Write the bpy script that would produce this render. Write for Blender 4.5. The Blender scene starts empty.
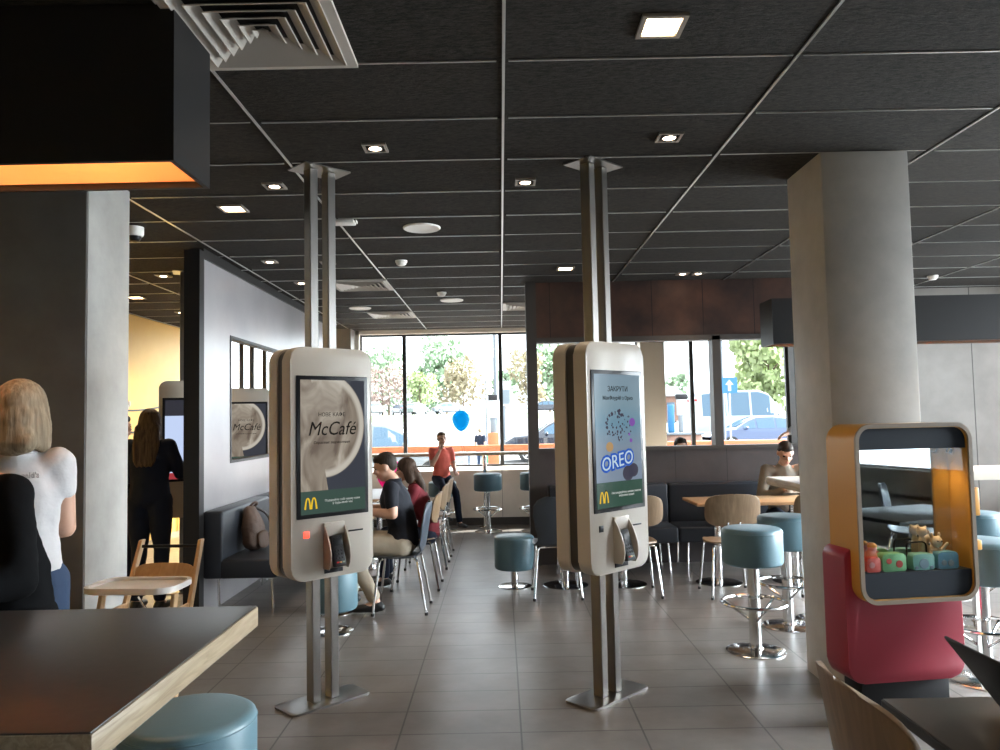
import bpy, bmesh, math, random
from mathutils import Vector, Matrix, Euler
random.seed(7)
R = math.radians
scene = bpy.context.scene
COL = scene.collection

# ------------------------------------------------------------------ materials
M = {}
def nmat(name):
    m = bpy.data.materials.new(name); m.use_nodes = True
    nt = m.node_tree
    b = nt.nodes['Principled BSDF']
    M[name] = m
    return m, nt, b
def plain(name, col, rough=.5, metal=0., spec=.5, emit=None, es=0., bump=0., bscale=60, var=0., vscale=6, coat=0.):
    m, nt, b = nmat(name)
    b.inputs['Base Color'].default_value = (*col, 1)
    b.inputs['Roughness'].default_value = rough
    b.inputs['Metallic'].default_value = metal
    b.inputs['Specular IOR Level'].default_value = spec
    b.inputs['Coat Weight'].default_value = coat
    if emit:
        b.inputs['Emission Color'].default_value = (*emit, 1)
        b.inputs['Emission Strength'].default_value = es
    N = nt.nodes; L = nt.links
    tc = N.new('ShaderNodeTexCoord')
    if var:
        n = N.new('ShaderNodeTexNoise'); n.inputs['Scale'].default_value = vscale; n.inputs['Detail'].default_value = 5
        L.new(tc.outputs['Object'], n.inputs['Vector'])
        r = N.new('ShaderNodeValToRGB')
        r.color_ramp.elements[0].position = .3; r.color_ramp.elements[1].position = .72
        r.color_ramp.elements[0].color = (*[c*(1-var) for c in col], 1)
        r.color_ramp.elements[1].color = (*[min(1, c*(1+var)) for c in col], 1)
        L.new(n.outputs['Fac'], r.inputs['Fac']); L.new(r.outputs['Color'], b.inputs['Base Color'])
    if bump:
        n = N.new('ShaderNodeTexNoise'); n.inputs['Scale'].default_value = bscale; n.inputs['Detail'].default_value = 3
        L.new(tc.outputs['Object'], n.inputs['Vector'])
        bp = N.new('ShaderNodeBump'); bp.inputs['Strength'].default_value = bump; bp.inputs['Distance'].default_value = .01
        L.new(n.outputs['Fac'], bp.inputs['Height']); L.new(bp.outputs['Normal'], b.inputs['Normal'])
    return m
def wood(name, c1, c2, axis='X', scale=3., rough=.45):
    m, nt, b = nmat(name); N = nt.nodes; L = nt.links
    tc = N.new('ShaderNodeTexCoord'); mp = N.new('ShaderNodeMapping')
    s = {'X': (1, 12, 12), 'Y': (12, 1, 12), 'Z': (12, 12, 1)}[axis]
    mp.inputs['Scale'].default_value = s
    L.new(tc.outputs['Object'], mp.inputs['Vector'])
    n = N.new('ShaderNodeTexNoise'); n.inputs['Scale'].default_value = scale; n.inputs['Detail'].default_value = 8; n.inputs['Distortion'].default_value = 1.2
    L.new(mp.outputs['Vector'], n.inputs['Vector'])
    r = N.new('ShaderNodeValToRGB'); r.color_ramp.elements[0].position = .35; r.color_ramp.elements[1].position = .68
    r.color_ramp.elements[0].color = (*c1, 1); r.color_ramp.elements[1].color = (*c2, 1)
    L.new(n.outputs['Fac'], r.inputs['Fac']); L.new(r.outputs['Color'], b.inputs['Base Color'])
    b.inputs['Roughness'].default_value = rough
    return m
def panelled(name, c1, c2, rough, nscale, sx, sz, ox=0., oz=0., seam=.006, bump=.1, metal=0., plane='XZ'):
    """noise-mottled cladding with thin dark seams"""
    m, nt, b = nmat(name); N = nt.nodes; L = nt.links
    tc = N.new('ShaderNodeTexCoord')
    n = N.new('ShaderNodeTexNoise'); n.inputs['Scale'].default_value = nscale; n.inputs['Detail'].default_value = 7; n.inputs['Roughness'].default_value = .6
    L.new(tc.outputs['Object'], n.inputs['Vector'])
    r = N.new('ShaderNodeValToRGB'); r.color_ramp.elements[0].position = .35; r.color_ramp.elements[1].position = .7
    r.color_ramp.elements[0].color = (*c1, 1); r.color_ramp.elements[1].color = (*c2, 1)
    L.new(n.outputs['Fac'], r.inputs['Fac'])
    sp = N.new('ShaderNodeSeparateXYZ'); L.new(tc.outputs['Object'], sp.inputs[0])
    last = None
    for ax, per, off in ((plane[0], sx, ox), (plane[1], sz, oz)):
        if not per: continue
        a = N.new('ShaderNodeMath'); a.operation = 'SUBTRACT'; a.inputs[1].default_value = off; L.new(sp.outputs[ax], a.inputs[0])
        p = N.new('ShaderNodeMath'); p.operation = 'PINGPONG'; p.inputs[1].default_value = per/2; L.new(a.outputs[0], p.inputs[0])
        g = N.new('ShaderNodeMath'); g.operation = 'GREATER_THAN'; g.inputs[1].default_value = seam/2; L.new(p.outputs[0], g.inputs[0])
        if last is None: last = g
        else:
            q = N.new('ShaderNodeMath'); q.operation = 'MULTIPLY'; L.new(last.outputs[0], q.inputs[0]); L.new(g.outputs[0], q.inputs[1]); last = q
    if last is not None:
        mx = N.new('ShaderNodeMix'); mx.data_type = 'RGBA'
        mx.inputs['A'].default_value = (*[c*.35 for c in c1], 1)
        L.new(last.outputs[0], mx.inputs['Factor']); L.new(r.outputs['Color'], mx.inputs['B'])
        L.new(mx.outputs['Result'], b.inputs['Base Color'])
    else:
        L.new(r.outputs['Color'], b.inputs['Base Color'])
    b.inputs['Roughness'].default_value = rough; b.inputs['Metallic'].default_value = metal
    if bump:
        n2 = N.new('ShaderNodeTexNoise'); n2.inputs['Scale'].default_value = nscale*9; n2.inputs['Detail'].default_value = 4
        L.new(tc.outputs['Object'], n2.inputs['Vector'])
        bp = N.new('ShaderNodeBump'); bp.inputs['Strength'].default_value = bump; bp.inputs['Distance'].default_value = .01
        L.new(n2.outputs['Fac'], bp.inputs['Height']); L.new(bp.outputs['Normal'], b.inputs['Normal'])
    return m

# room
panelled('floor_tile', (.115, .10, .092), (.185, .168, .155), .36, 2.2, .6, .3, .07, 4.23, .009, .06, plane='XY')
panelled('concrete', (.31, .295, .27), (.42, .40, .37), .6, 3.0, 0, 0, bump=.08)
panelled('concrete_lit', (.39, .365, .335), (.51, .48, .44), .6, 3.0, 0, 0, bump=.08)  # same concrete, lightened: the right pillar's light is put into its colour
panelled('concrete_panel', (.085, .077, .07), (.12, .11, .10), .55, 3.0, 0, 0, bump=.08)
panelled('concrete_dark', (.19, .178, .160), (.26, .245, .222), .6, 3.0, 0, 0, bump=.08)
panelled('concrete_sill', (.56, .49, .41), (.66, .58, .50), .65, 2.5, 1.54, 0, 0, 0, .006, .08)
panelled('concrete_wall', (.18, .165, .15), (.26, .24, .22), .6, 1.6, 1.15, 0, 5.62, 0, .012, .08)
panelled('rust_cladding', (.030, .019, .017), (.105, .048, .032), .38, 1.7, .55, 0, .55, 0, .008, .06, metal=.25)
panelled('slate_cladding', (.035, .027, .026), (.062, .047, .045), .5, 2.2, .55, 0, .2, 0, .008, .06)
panelled('yellow_wall', (.82, .47, .085), (.88, .54, .12), .5, 1.2, 0, 0, bump=.03)
panelled('grey_laminate', (.27, .255, .26), (.34, .32, .325), .30, 1.3, 0, 0, 0, 0, .008, .03, metal=.35, plane='YZ')
panelled('white_paint', (.62, .60, .57), (.68, .66, .63), .7, 1.0, 0, 0, bump=.02)
def ceiling_mat():
    m, nt, b = nmat('ceiling_board'); N = nt.nodes; L = nt.links
    tc = N.new('ShaderNodeTexCoord')
    n = N.new('ShaderNodeTexNoise'); n.inputs['Scale'].default_value = 55; n.inputs['Detail'].default_value = 6; n.inputs['Roughness'].default_value = .7
    mp = N.new('ShaderNodeMapping'); mp.inputs['Scale'].default_value = (.55, 1.4, 1)
    L.new(tc.outputs['Object'], mp.inputs['Vector']); L.new(mp.outputs['Vector'], n.inputs['Vector'])
    r = N.new('ShaderNodeValToRGB'); r.color_ramp.elements[0].position = .36; r.color_ramp.elements[1].position = .70
    r.color_ramp.elements[0].color = (.010, .009, .008, 1); r.color_ramp.elements[1].color = (.048, .041, .034, 1)
    L.new(n.outputs['Fac'], r.inputs['Fac']); L.new(r.outputs['Color'], b.inputs['Base Color'])
    bp = N.new('ShaderNodeBump'); bp.inputs['Strength'].default_value = .5; bp.inputs['Distance'].default_value = .012
    L.new(n.outputs['Fac'], bp.inputs['Height']); L.new(bp.outputs['Normal'], b.inputs['Normal'])
    b.inputs['Roughness'].default_value = .9; b.inputs['Specular IOR Level'].default_value = .16
ceiling_mat()
plain('grid_metal', (.62, .61, .59), .32, .9)
plain('black_frame', (.02, .02, .021), .4)
plain('dark_frame', (.045, .038, .034), .45)
plain('cream_trim', (.74, .68, .59), .5)
# furniture
plain('kiosk_shell', (.465, .42, .36), .36, bump=.02, bscale=200)
plain('kiosk_band', (.028, .024, .024), .35)
plain('screen_bezel', (.008, .008, .010), .3, spec=.2)
plain('steel', (.25, .235, .22), .30, 1.)
plain('chrome', (.72, .72, .72), .14, 1.)
plain('teal_vinyl', (.090, .165, .20), .42, bump=.05, bscale=160, var=.06)
plain('bench_vinyl', (.018, .021, .028), .42, spec=.3, bump=.06, bscale=120)
plain('black_plastic', (.013, .013, .0145), .45, spec=.25)
plain('rubber', (.012, .012, .012), .7)
plain('grey_shell', (.045, .055, .07), .38)
plain('dark_shell', (.02, .024, .034), .32)
wood('oak', (.30, .18, .09), (.46, .30, .16), 'X', 3)
wood('oak_pale', (.42, .32, .21), (.60, .48, .34), 'Y', 3)
wood('oak_edge', (.20, .145, .085), (.32, .25, .165), 'Y', 5, .5)
wood('chair_ply', (.15, .095, .05), (.235, .153, .086), 'Z', 2.2, .42)
wood('beech', (.50, .30, .14), (.62, .40, .21), 'Z', 2.2, .45)
plain('dark_top', (.038, .031, .025), .36, bump=.02, bscale=300, var=.12, vscale=40)
plain('white_top', (.60, .585, .56), .3)
plain('grey_top', (.30, .29, .28), .35)
plain('white_plastic', (.74, .71, .67), .35)
plain('red_panel', (.26, .012, .030), .38)
plain('yellow_laminate', (.54, .265, .045), .32)
plain('ply_edge', (.25, .195, .145), .5)
plain('navy_panel', (.020, .026, .036), .6, spec=.2)
plain('mirror', (.72, .76, .78), .02, 1.)
plain('lamp_black', (.010, .009, .009), .45, spec=.3)
plain('lamp_orange', (.80, .44, .19), .5)
plain('lens_warm', (1, .9, .75), .5, emit=(1, .72, .42), es=9)
plain('tube_warm', (1, .8, .6), .5, emit=(1, .58, .28), es=1.2)
plain('lens_small', (1, .9, .8), .5, emit=(1, .80, .58), es=14)
plain('lamp_trim', (.34, .30, .26), .35, .6)
plain('speaker_white', (.78, .75, .70), .5)
plain('vent_paint', (.46, .42, .37), .45)
plain('vent_dark', (.01, .01, .01), .8)
plain('red_light', (.6, .03, .02), .3, emit=(1, .06, .03), es=1.2)
plain('copper_guard', (.42, .30, .24), .35)
# people
plain('skin', (.52, .30, .21), .5, var=.05)
plain('white_shirt', (.52, .50, .50), .75, spec=.15, bump=.5, bscale=14)
plain('black_jacket', (.006, .006, .0065), .8, spec=.03, bump=.3, bscale=12)
plain('navy_cloth', (.012, .016, .030), .75, spec=.15, bump=.3, bscale=14)
plain('black_polo', (.012, .013, .018), .75, spec=.15, bump=.3, bscale=14)
plain('khaki', (.36, .31, .24), .8, spec=.15, bump=.4, bscale=12)
plain('denim', (.035, .055, .10), .8, spec=.15, bump=.3, bscale=30)
plain('coral_shirt', (.72, .15, .11), .75, spec=.15, bump=.3, bscale=14)
plain('maroon_shirt', (.13, .016, .022), .75, spec=.15, bump=.3, bscale=14)
plain('beige_jacket', (.20, .18, .145), .8, spec=.15, bump=.4, bscale=14)
plain('shoe_black', (.012, .012, .013), .5)
plain('eye_white', (.7, .7, .68), .3)
plain('eye_dark', (.02, .013, .01), .2)
plain('lips', (.42, .15, .12), .5)
plain('brown_canvas', (.085, .050, .035), .7, bump=.4, bscale=25)
plain('dark_strap', (.03, .022, .018), .6)
plain('paper', (.82, .82, .80), .6)
plain('green_bag', (.05, .25, .12), .5)
# outdoors
panelled('asphalt', (.11, .11, .11), (.14, .14, .145), .9, .6, 0, 0, bump=.1)
panelled('paving', (.22, .21, .20), (.27, .26, .25), .9, 1.2, 0, 0, bump=.1)
plain('grass_green', (.045, .07, .018), .9, var=.25, vscale=3)
plain('leaf_green', (.23, .31, .20), .8, var=.4, vscale=1.2)
plain('leaf_lime', (.33, .39, .19), .8, var=.35, vscale=1.2)
plain('leaf_autumn', (.34, .29, .19), .8, var=.3, vscale=1.2)
plain('leaf_pink', (.28, .205, .175), .8, var=.3, vscale=1.2)
plain('bark', (.14, .10, .07), .9)
plain('car_silver', (.17, .195, .215), .25, .3, coat=1)
plain('car_white', (.26, .29, .31), .3, coat=1)
plain('car_black', (.015, .018, .03), .2, coat=1)
plain('car_blue', (.05, .075, .15), .22, .2, coat=1)
plain('car_glass', (.05, .09, .13), .08)
plain('tyre', (.015, .015, .015), .8)
plain('alloy', (.6, .6, .6), .3, .9)
plain('head_lamp', (.85, .85, .85), .1)
plain('tail_lamp', (.5, .02, .02), .2)
plain('orange_paint', (.34, .10, .035), .5)
plain('post_grey', (.12, .135, .15), .5)
plain('sign_blue', (.012, .10, .22), .4)
plain('sign_white', (.34, .34, .34), .5)
plain('brick_red', (.20, .11, .08), .8, var=.2, vscale=8)
plain('text_dark', (.03, .025, .022), .6)
plain('text_grey', (.40, .40, .41), .7)

def hair_mat(name, c1, c2):
    m, nt, b = nmat(name); N = nt.nodes; L = nt.links
    tc = N.new('ShaderNodeTexCoord'); mp = N.new('ShaderNodeMapping'); mp.inputs['Scale'].default_value = (70, 70, 5)
    L.new(tc.outputs['Object'], mp.inputs['Vector'])
    n = N.new('ShaderNodeTexNoise'); n.inputs['Scale'].default_value = 1.; n.inputs['Detail'].default_value = 4; L.new(mp.outputs['Vector'], n.inputs['Vector'])
    r = N.new('ShaderNodeValToRGB'); r.color_ramp.elements[0].position = .3; r.color_ramp.elements[1].position = .7
    r.color_ramp.elements[0].color = (*c1, 1); r.color_ramp.elements[1].color = (*c2, 1)
    L.new(n.outputs['Fac'], r.inputs['Fac']); L.new(r.outputs['Color'], b.inputs['Base Color'])
    bp = N.new('ShaderNodeBump'); bp.inputs['Strength'].default_value = .6; bp.inputs['Distance'].default_value = .006
    L.new(n.outputs['Fac'], bp.inputs['Height']); L.new(bp.outputs['Normal'], b.inputs['Normal'])
    b.inputs['Roughness'].default_value = .6; b.inputs['Specular IOR Level'].default_value = .15
hair_mat('blonde_hair', (.13, .098, .062), (.29, .22, .145))
hair_mat('brown_hair', (.05, .03, .018), (.14, .088, .048))
hair_mat('chestnut_hair', (.03, .018, .012), (.075, .045, .03))
hair_mat('dark_hair', (.018, .013, .010), (.045, .033, .025))
def balloon_mat(name, col):
    m, nt, b = nmat(name); N = nt.nodes; L = nt.links
    b.inputs['Base Color'].default_value = (*col, 1); b.inputs['Roughness'].default_value = .2
    t = N.new('ShaderNodeBsdfTranslucent'); t.inputs['Color'].default_value = (*col, 1)
    mx = N.new('ShaderNodeMixShader'); mx.inputs[0].default_value = .75
    L.new(b.outputs[0], mx.inputs[1]); L.new(t.outputs[0], mx.inputs[2]); L.new(mx.outputs[0], nt.nodes['Material Output'].inputs[0])
balloon_mat('balloon_blue', (.02, .52, .85)); balloon_mat('balloon_pink', (.95, .06, .40))
def glass_mat():
    m = bpy.data.materials.new('window_glass'); m.use_nodes = True; M['window_glass'] = m
    nt = m.node_tree; nt.nodes.clear(); N = nt.nodes; L = nt.links
    o = N.new('ShaderNodeOutputMaterial'); mx = N.new('ShaderNodeMixShader'); t = N.new('ShaderNodeBsdfTransparent'); g = N.new('ShaderNodeBsdfGlossy')
    t.inputs['Color'].default_value = (.95, .975, .98, 1); g.inputs['Roughness'].default_value = .01
    f = N.new('ShaderNodeLayerWeight'); f.inputs['Blend'].default_value = .5
    p5 = N.new('ShaderNodeMath'); p5.operation = 'POWER'; p5.inputs[1].default_value = 5; L.new(f.outputs['Facing'], p5.inputs[0])
    ma = N.new('ShaderNodeMath'); ma.operation = 'MULTIPLY_ADD'; ma.inputs[1].default_value = .5; ma.inputs[2].default_value = .02; L.new(p5.outputs[0], ma.inputs[0])
    L.new(ma.outputs[0], mx.inputs[0]); L.new(t.outputs[0], mx.inputs[1]); L.new(g.outputs[0], mx.inputs[2]); L.new(mx.outputs[0], o.inputs[0])
glass_mat()

def screen_mat(name, build, strength):
    m, nt, b = nmat(name)
    b.inputs['Base Color'].default_value = (.01, .01, .012, 1); b.inputs['Roughness'].default_value = .2; b.inputs['Specular IOR Level'].default_value = .10
    N = nt.nodes; L = nt.links
    tc = N.new('ShaderNodeTexCoord'); sp = N.new('ShaderNodeSeparateXYZ'); L.new(tc.outputs['Generated'], sp.inputs[0])
    out = build(N, L, tc, sp)
    L.new(out, b.inputs['Emission Color']); b.inputs['Emission Strength'].default_value = strength
def ramp(N, stops):
    r = N.new('ShaderNodeValToRGB'); e = r.color_ramp.elements
    while len(e) < len(stops): e.new(.5)
    for i, (p, c) in enumerate(stops): e[i].position = p; e[i].color = (*c, 1)
    return r
def mathn(N, L, op, a, b=None):
    n = N.new('ShaderNodeMath'); n.operation = op
    for i, v in enumerate((a, b)):
        if v is None: continue
        if isinstance(v, (int, float)): n.inputs[i].default_value = v
        else: L.new(v, n.inputs[i])
    return n.outputs[0]
def mixc(N, L, fac, a, b):
    n = N.new('ShaderNodeMix'); n.data_type = 'RGBA'
    L.new(fac, n.inputs['Factor'])
    for k, v in (('A', a), ('B', b)):
        if isinstance(v, tuple): n.inputs[k].default_value = (*v, 1)
        else: L.new(v, n.inputs[k])
    return n.outputs['Result']
def coffee(N, L, tc, sp):
    x, z = sp.outputs['X'], sp.outputs['Z']
    n = N.new('ShaderNodeTexNoise'); n.inputs['Scale'].default_value = 2.6; n.inputs['Detail'].default_value = 3; n.inputs['Distortion'].default_value = 1.6
    L.new(tc.outputs['Generated'], n.inputs['Vector'])
    base = ramp(N, [(.3, (.16, .12, .09)), (.5, (.33, .28, .22)), (.7, (.52, .47, .39))]); L.new(n.outputs['Fac'], base.inputs['Fac'])
    dx = mathn(N, L, 'MULTIPLY', mathn(N, L, 'SUBTRACT', x, .35), .62)
    dz = mathn(N, L, 'SUBTRACT', z, .66)
    d = mathn(N, L, 'SQRT', mathn(N, L, 'ADD', mathn(N, L, 'MULTIPLY', dx, dx), mathn(N, L, 'MULTIPLY', dz, dz)))
    rim = ramp(N, [(0, (0, 0, 0)), (.33, (0, 0, 0)), (.36, (1, 1, 1)), (.385, (1, 1, 1)), (.40, (0, 0, 0))]); L.new(d, rim.inputs['Fac'])
    outside = mathn(N, L, 'GREATER_THAN', d, .395)
    c = mixc(N, L, outside, base.outputs['Color'], (.045, .050, .065))
    c = mixc(N, L, rim.outputs['Color'], c, (.60, .56, .48))
    left = mathn(N, L, 'LESS_THAN', mathn(N, L, 'ADD', x, mathn(N, L, 'MULTIPLY', z, .3)), .46)
    c = mixc(N, L, left, c, base.outputs['Color'])
    band = mathn(N, L, 'LESS_THAN', z, .17)
    c = mixc(N, L, band, c, (.045, .085, .065))
    return c
def promo(N, L, tc, sp):
    x, z = sp.outputs['X'], sp.outputs['Z']
    g = ramp(N, [(.15, (.20, .26, .36)), (.45, (.19, .26, .34)), (.62, (.10, .26, .36)), (.78, (.18, .30, .36)), (1., (.20, .30, .37))]); L.new(z, g.inputs['Fac'])
    n = N.new('ShaderNodeTexNoise'); n.inputs['Scale'].default_value = 5
    L.new(tc.outputs['Generated'], n.inputs['Vector'])
    c = mixc(N, L, mathn(N, L, 'MULTIPLY', n.outputs['Fac'], .35), g.outputs['Color'], (.30, .36, .44))
    band = mathn(N, L, 'LESS_THAN', z, .19)
    return mixc(N, L, band, c, (.022, .075, .045))
def menu(N, L, tc, sp):
    x, z = sp.outputs['X'], sp.outputs['Z']
    top = mathn(N, L, 'GREATER_THAN', z, .80)
    n = N.new('ShaderNodeTexVoronoi'); n.inputs['Scale'].default_value = 3; L.new(tc.outputs['Generated'], n.inputs['Vector'])
    dk = ramp(N, [(.25, (.5, .5, .52)), (.35, (.03, .03, .04))]); L.new(n.outputs['Distance'], dk.inputs['Fac'])
    c = mixc(N, L, top, (.55, .66, .92), dk.outputs['Color'])
    return mixc(N, L, mathn(N, L, 'LESS_THAN', z, .08), c, (.35, .04, .05))
screen_mat('screen_coffee', coffee, .42)
screen_mat('screen_promo', promo, .40)
screen_mat('screen_menu', menu, .5)
plain('ink_white', (.05, .05, .05), .8, spec=.04, emit=(.55, .58, .55), es=.4)
plain('ink_gold', (.05, .04, .0), .8, spec=.04, emit=(.95, .60, .03), es=.4)
plain('ink_dark', (.012, .010, .009), .9, spec=.05)
plain('ink_blue', (.01, .04, .2), .8, spec=.04, emit=(.02, .10, .45), es=.25)
plain('ink_pale', (.05, .05, .05), .8, spec=.04, emit=(.55, .72, .85), es=.4)
plain('ink_choc', (.02, .015, .015), .8, spec=.04, emit=(.05, .05, .09), es=.3)
plain('ink_violet', (.02, .01, .03), .8, spec=.04, emit=(.25, .10, .45), es=.35)
plain('ink_amber', (.02, .01, .0), .8, spec=.04, emit=(.55, .36, .18), es=.35)

# ------------------------------------------------------------------ mesh helpers
def box(bm, x0, x1, y0, y1, z0, z1, bev=0., seg=2):
    r = bmesh.ops.create_cube(bm, size=1.0)
    vs = r['verts']
    for v in vs:
        v.co = Vector(((x0+x1)/2 + v.co.x*(x1-x0), (y0+y1)/2 + v.co.y*(y1-y0), (z0+z1)/2 + v.co.z*(z1-z0)))
    if bev:
        es = list({e for v in vs for e in v.link_edges})
        g = bmesh.ops.bevel(bm, geom=es, offset=bev, segments=seg, affect='EDGES', profile=.5)
        vs = list({v for f in g['faces'] for v in f.verts} | {v for v in vs if v.is_valid})
    return vs
def rot(bm, vs, mat):
    bmesh.ops.transform(bm, matrix=mat, verts=[v for v in vs if v.is_valid])
def rrect(w, h, r, n=6, r2=None):
    """rounded-rectangle outline, counter-clockwise, centred; r top corners, r2 bottom corners"""
    r2 = r if r2 is None else r2
    pts = []
    for cx, cy, a0, rr in ((w/2-r2, -h/2+r2, -90, r2), (w/2-r, h/2-r, 0, r), (-w/2+r, h/2-r, 90, r), (-w/2+r2, -h/2+r2, 180, r2)):
        for i in range(n+1):
            a = R(a0 + 90*i/n); pts.append((cx+rr*math.cos(a), cy+rr*math.sin(a)))
    return pts
def prism(bm, pts, a0, a1, axis='Y', bev=0., seg=2):
    """outline extruded along an axis. pts (u,v): axis Y -> (x,z); X -> (y,z); Z -> (x,y)"""
    def co(u, v, a): return {'Y': (u, a, v), 'X': (a, u, v), 'Z': (u, v, a)}[axis]
    A = [bm.verts.new(co(u, v, a0)) for u, v in pts]; B = [bm.verts.new(co(u, v, a1)) for u, v in pts]
    n = len(pts)
    f0 = bm.faces.new(A); f1 = bm.faces.new(B)
    for i in range(n): bm.faces.new((A[i], A[(i+1) % n], B[(i+1) % n], B[i]))
    vs = A+B
    if bev:
        es = list(f0.edges) + list(f1.edges)
        g = bmesh.ops.bevel(bm, geom=es, offset=bev, segments=seg, affect='EDGES', profile=.5)
        vs = list({v for f in g['faces'] for v in f.verts} | {v for v in vs if v.is_valid})
    return vs
def ring_prism(bm, outer, inner, a0, a1, axis='Y'):
    def co(u, v, a): return {'Y': (u, a, v), 'X': (a, u, v), 'Z': (u, v, a)}[axis]
    n = len(outer)
    V = [[bm.verts.new(co(u, v, a)) for u, v in pts] for a in (a0, a1) for pts in (outer, inner)]
    o0, i0, o1, i1 = V
    for k in range(n):
        j = (k+1) % n
        bm.faces.new((o0[k], o0[j], o1[j], o1[k])); bm.faces.new((i0[j], i0[k], i1[k], i1[j]))
        bm.faces.new((o0[j], o0[k], i0[k], i0[j])); bm.faces.new((o1[k], o1[j], i1[j], i1[k]))
    return [v for l in V for v in l]
def lathe(bm, prof, n=28, cx=0., cy=0.):
    """profile [(r,z)...] revolved about z"""
    rings = []
    for r, z in prof:
        if r < 1e-5: rings.append([bm.verts.new((cx, cy, z))])
        else: rings.append([bm.verts.new((cx+r*math.cos(2*math.pi*i/n), cy+r*math.sin(2*math.pi*i/n), z)) for i in range(n)])
    for a, b in zip(rings, rings[1:]):
        for i in range(n):
            j = (i+1) % n
            if len(a) == 1 and len(b) == 1: continue
            if len(a) == 1: bm.faces.new((a[0], b[i], b[j]))
            elif len(b) == 1: bm.faces.new((a[j], a[i], b[0]))
            else: bm.faces.new((a[i], a[j], b[j], b[i]))
    for rg in (rings[0], rings[-1]):
        if len(rg) > 1: bm.faces.new(rg)
    return [v for r in rings for v in r]
def tube(bm, pts, r, n=10, closed=False, r_end=None):
    pts = [Vector(p) for p in pts]; m = len(pts)
    rings = []; a = None
    for i, p in enumerate(pts):
        if closed: t = (pts[(i+1) % m] - pts[i-1])
        else: t = pts[min(i+1, m-1)] - pts[max(i-1, 0)]
        t.normalize()
        if a is None:
            a = t.cross(Vector((0, 0, 1)) if abs(t.z) < .9 else Vector((1, 0, 0)))
        else:
            a = a - t*a.dot(t)
        a.normalize(); b = t.cross(a).normalized()
        rr = r if r_end is None else r + (r_end-r)*i/(m-1)
        rings.append([bm.verts.new(p + a*rr*math.cos(2*math.pi*k/n) + b*rr*math.sin(2*math.pi*k/n)) for k in range(n)])
    for i in range(m if closed else m-1):
        A, B = rings[i], rings[(i+1) % m]
        for k in range(n):
            bm.faces.new((A[k], A[(k+1) % n], B[(k+1) % n], B[k]))
    if not closed:
        bm.faces.new(rings[0]); bm.faces.new(rings[-1])
    return [v for r_ in rings for v in r_]
def bend(points, rad, n=5):
    """round the corners of a polyline"""
    P = [Vector(p) for p in points]; out = [P[0]]
    for a, b, c in zip(P, P[1:], P[2:]):
        u = (a-b).normalized(); v = (c-b).normalized()
        k = min(rad, (a-b).length*.49, (c-b).length*.49)
        p, q = b+u*k, b+v*k
        for i in range(n+1):
            t = i/n; out.append(p*(1-t)**2 + b*2*t*(1-t) + q*t*t)
    out.append(P[-1]); return out
def sphere(bm, c, r, seg=16, rings=10):
    rx, ry, rz = (r, r, r) if isinstance(r, (int, float)) else r
    g = bmesh.ops.create_uvsphere(bm, u_segments=seg, v_segments=rings, radius=1.)
    for v in g['verts']: v.co = Vector((c[0]+v.co.x*rx, c[1]+v.co.y*ry, c[2]+v.co.z*rz))
    return g['verts']
def finish(me, ang=32):
    bm = bmesh.new(); bm.from_mesh(me)
    bmesh.ops.recalc_face_normals(bm, faces=bm.faces)
    for f in bm.faces: f.smooth = True
    for e in bm.edges:
        if len(e.link_faces) == 2:
            e.smooth = e.calc_face_angle(0) < R(ang)
    bm.to_mesh(me); bm.free()
def obj(name, bm, mat, parent=None, ang=32, recalc=True):
    me = bpy.data.meshes.new(name); bm.to_mesh(me); bm.free()
    if recalc: finish(me, ang)
    mats = mat if isinstance(mat, (list, tuple)) else [mat]
    for k in mats: me.materials.append(M[k])
    o = bpy.data.objects.new(name, me); COL.objects.link(o)
    if parent: o.parent = parent
    return o
def tag(o, label, cat, group=None, kind=None):
    o['label'] = label; o['category'] = cat
    if group: o['group'] = group
    if kind: o['kind'] = kind
    return o
def thing(name, label, cat, loc=(0, 0, 0), rz=0., group=None):
    o = bpy.data.objects.new(name, None); COL.objects.link(o); o.empty_display_size = .1
    o.location = loc; o.rotation_euler = (0, 0, R(rz))
    return tag(o, label, cat, group)
def struct(name, bm, mat, parent=None, ang=32):
    o = obj(name, bm, mat, parent, ang); o['kind'] = 'structure'; return o
CH = {}
def kids(o): return [c for c in COL.objects if c.parent == o]
def dup(root, loc, rz, label, group=None):
    r = root.copy(); COL.objects.link(r); r.location = loc; r.rotation_euler = (0, 0, R(rz)); r['label'] = label
    if group: r['group'] = group
    def rec(src, dst):
        for ch in kids(src):
            c = ch.copy(); COL.objects.link(c); c.parent = dst; rec(ch, c)
    rec(root, r)
    return r
def text_obj(name, s, size, mat, parent, loc, eul, shear=0., ext=.0006, align='CENTER', sx=1., bold=0.):
    cu = bpy.data.curves.new(name, 'FONT'); cu.body = s; cu.size = size; cu.align_x = align; cu.align_y = 'CENTER'
    cu.shear = shear; cu.extrude = ext; cu.offset = bold; cu.resolution_u = 3
    t = bpy.data.objects.new(name, cu); COL.objects.link(t)
    dg = bpy.context.evaluated_depsgraph_get(); dg.update()
    me = bpy.data.meshes.new_from_object(t.evaluated_get(dg), depsgraph=dg)
    bpy.data.objects.remove(t); bpy.data.curves.remove(cu)
    me.transform(Matrix.Translation(loc) @ Euler(eul).to_matrix().to_4x4() @ Matrix.Diagonal((sx, 1, 1, 1)))
    me.materials.clear(); me.materials.append(M[mat]); me.name = name
    o = bpy.data.objects.new(name, me); COL.objects.link(o); o.parent = parent
    return o

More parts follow.
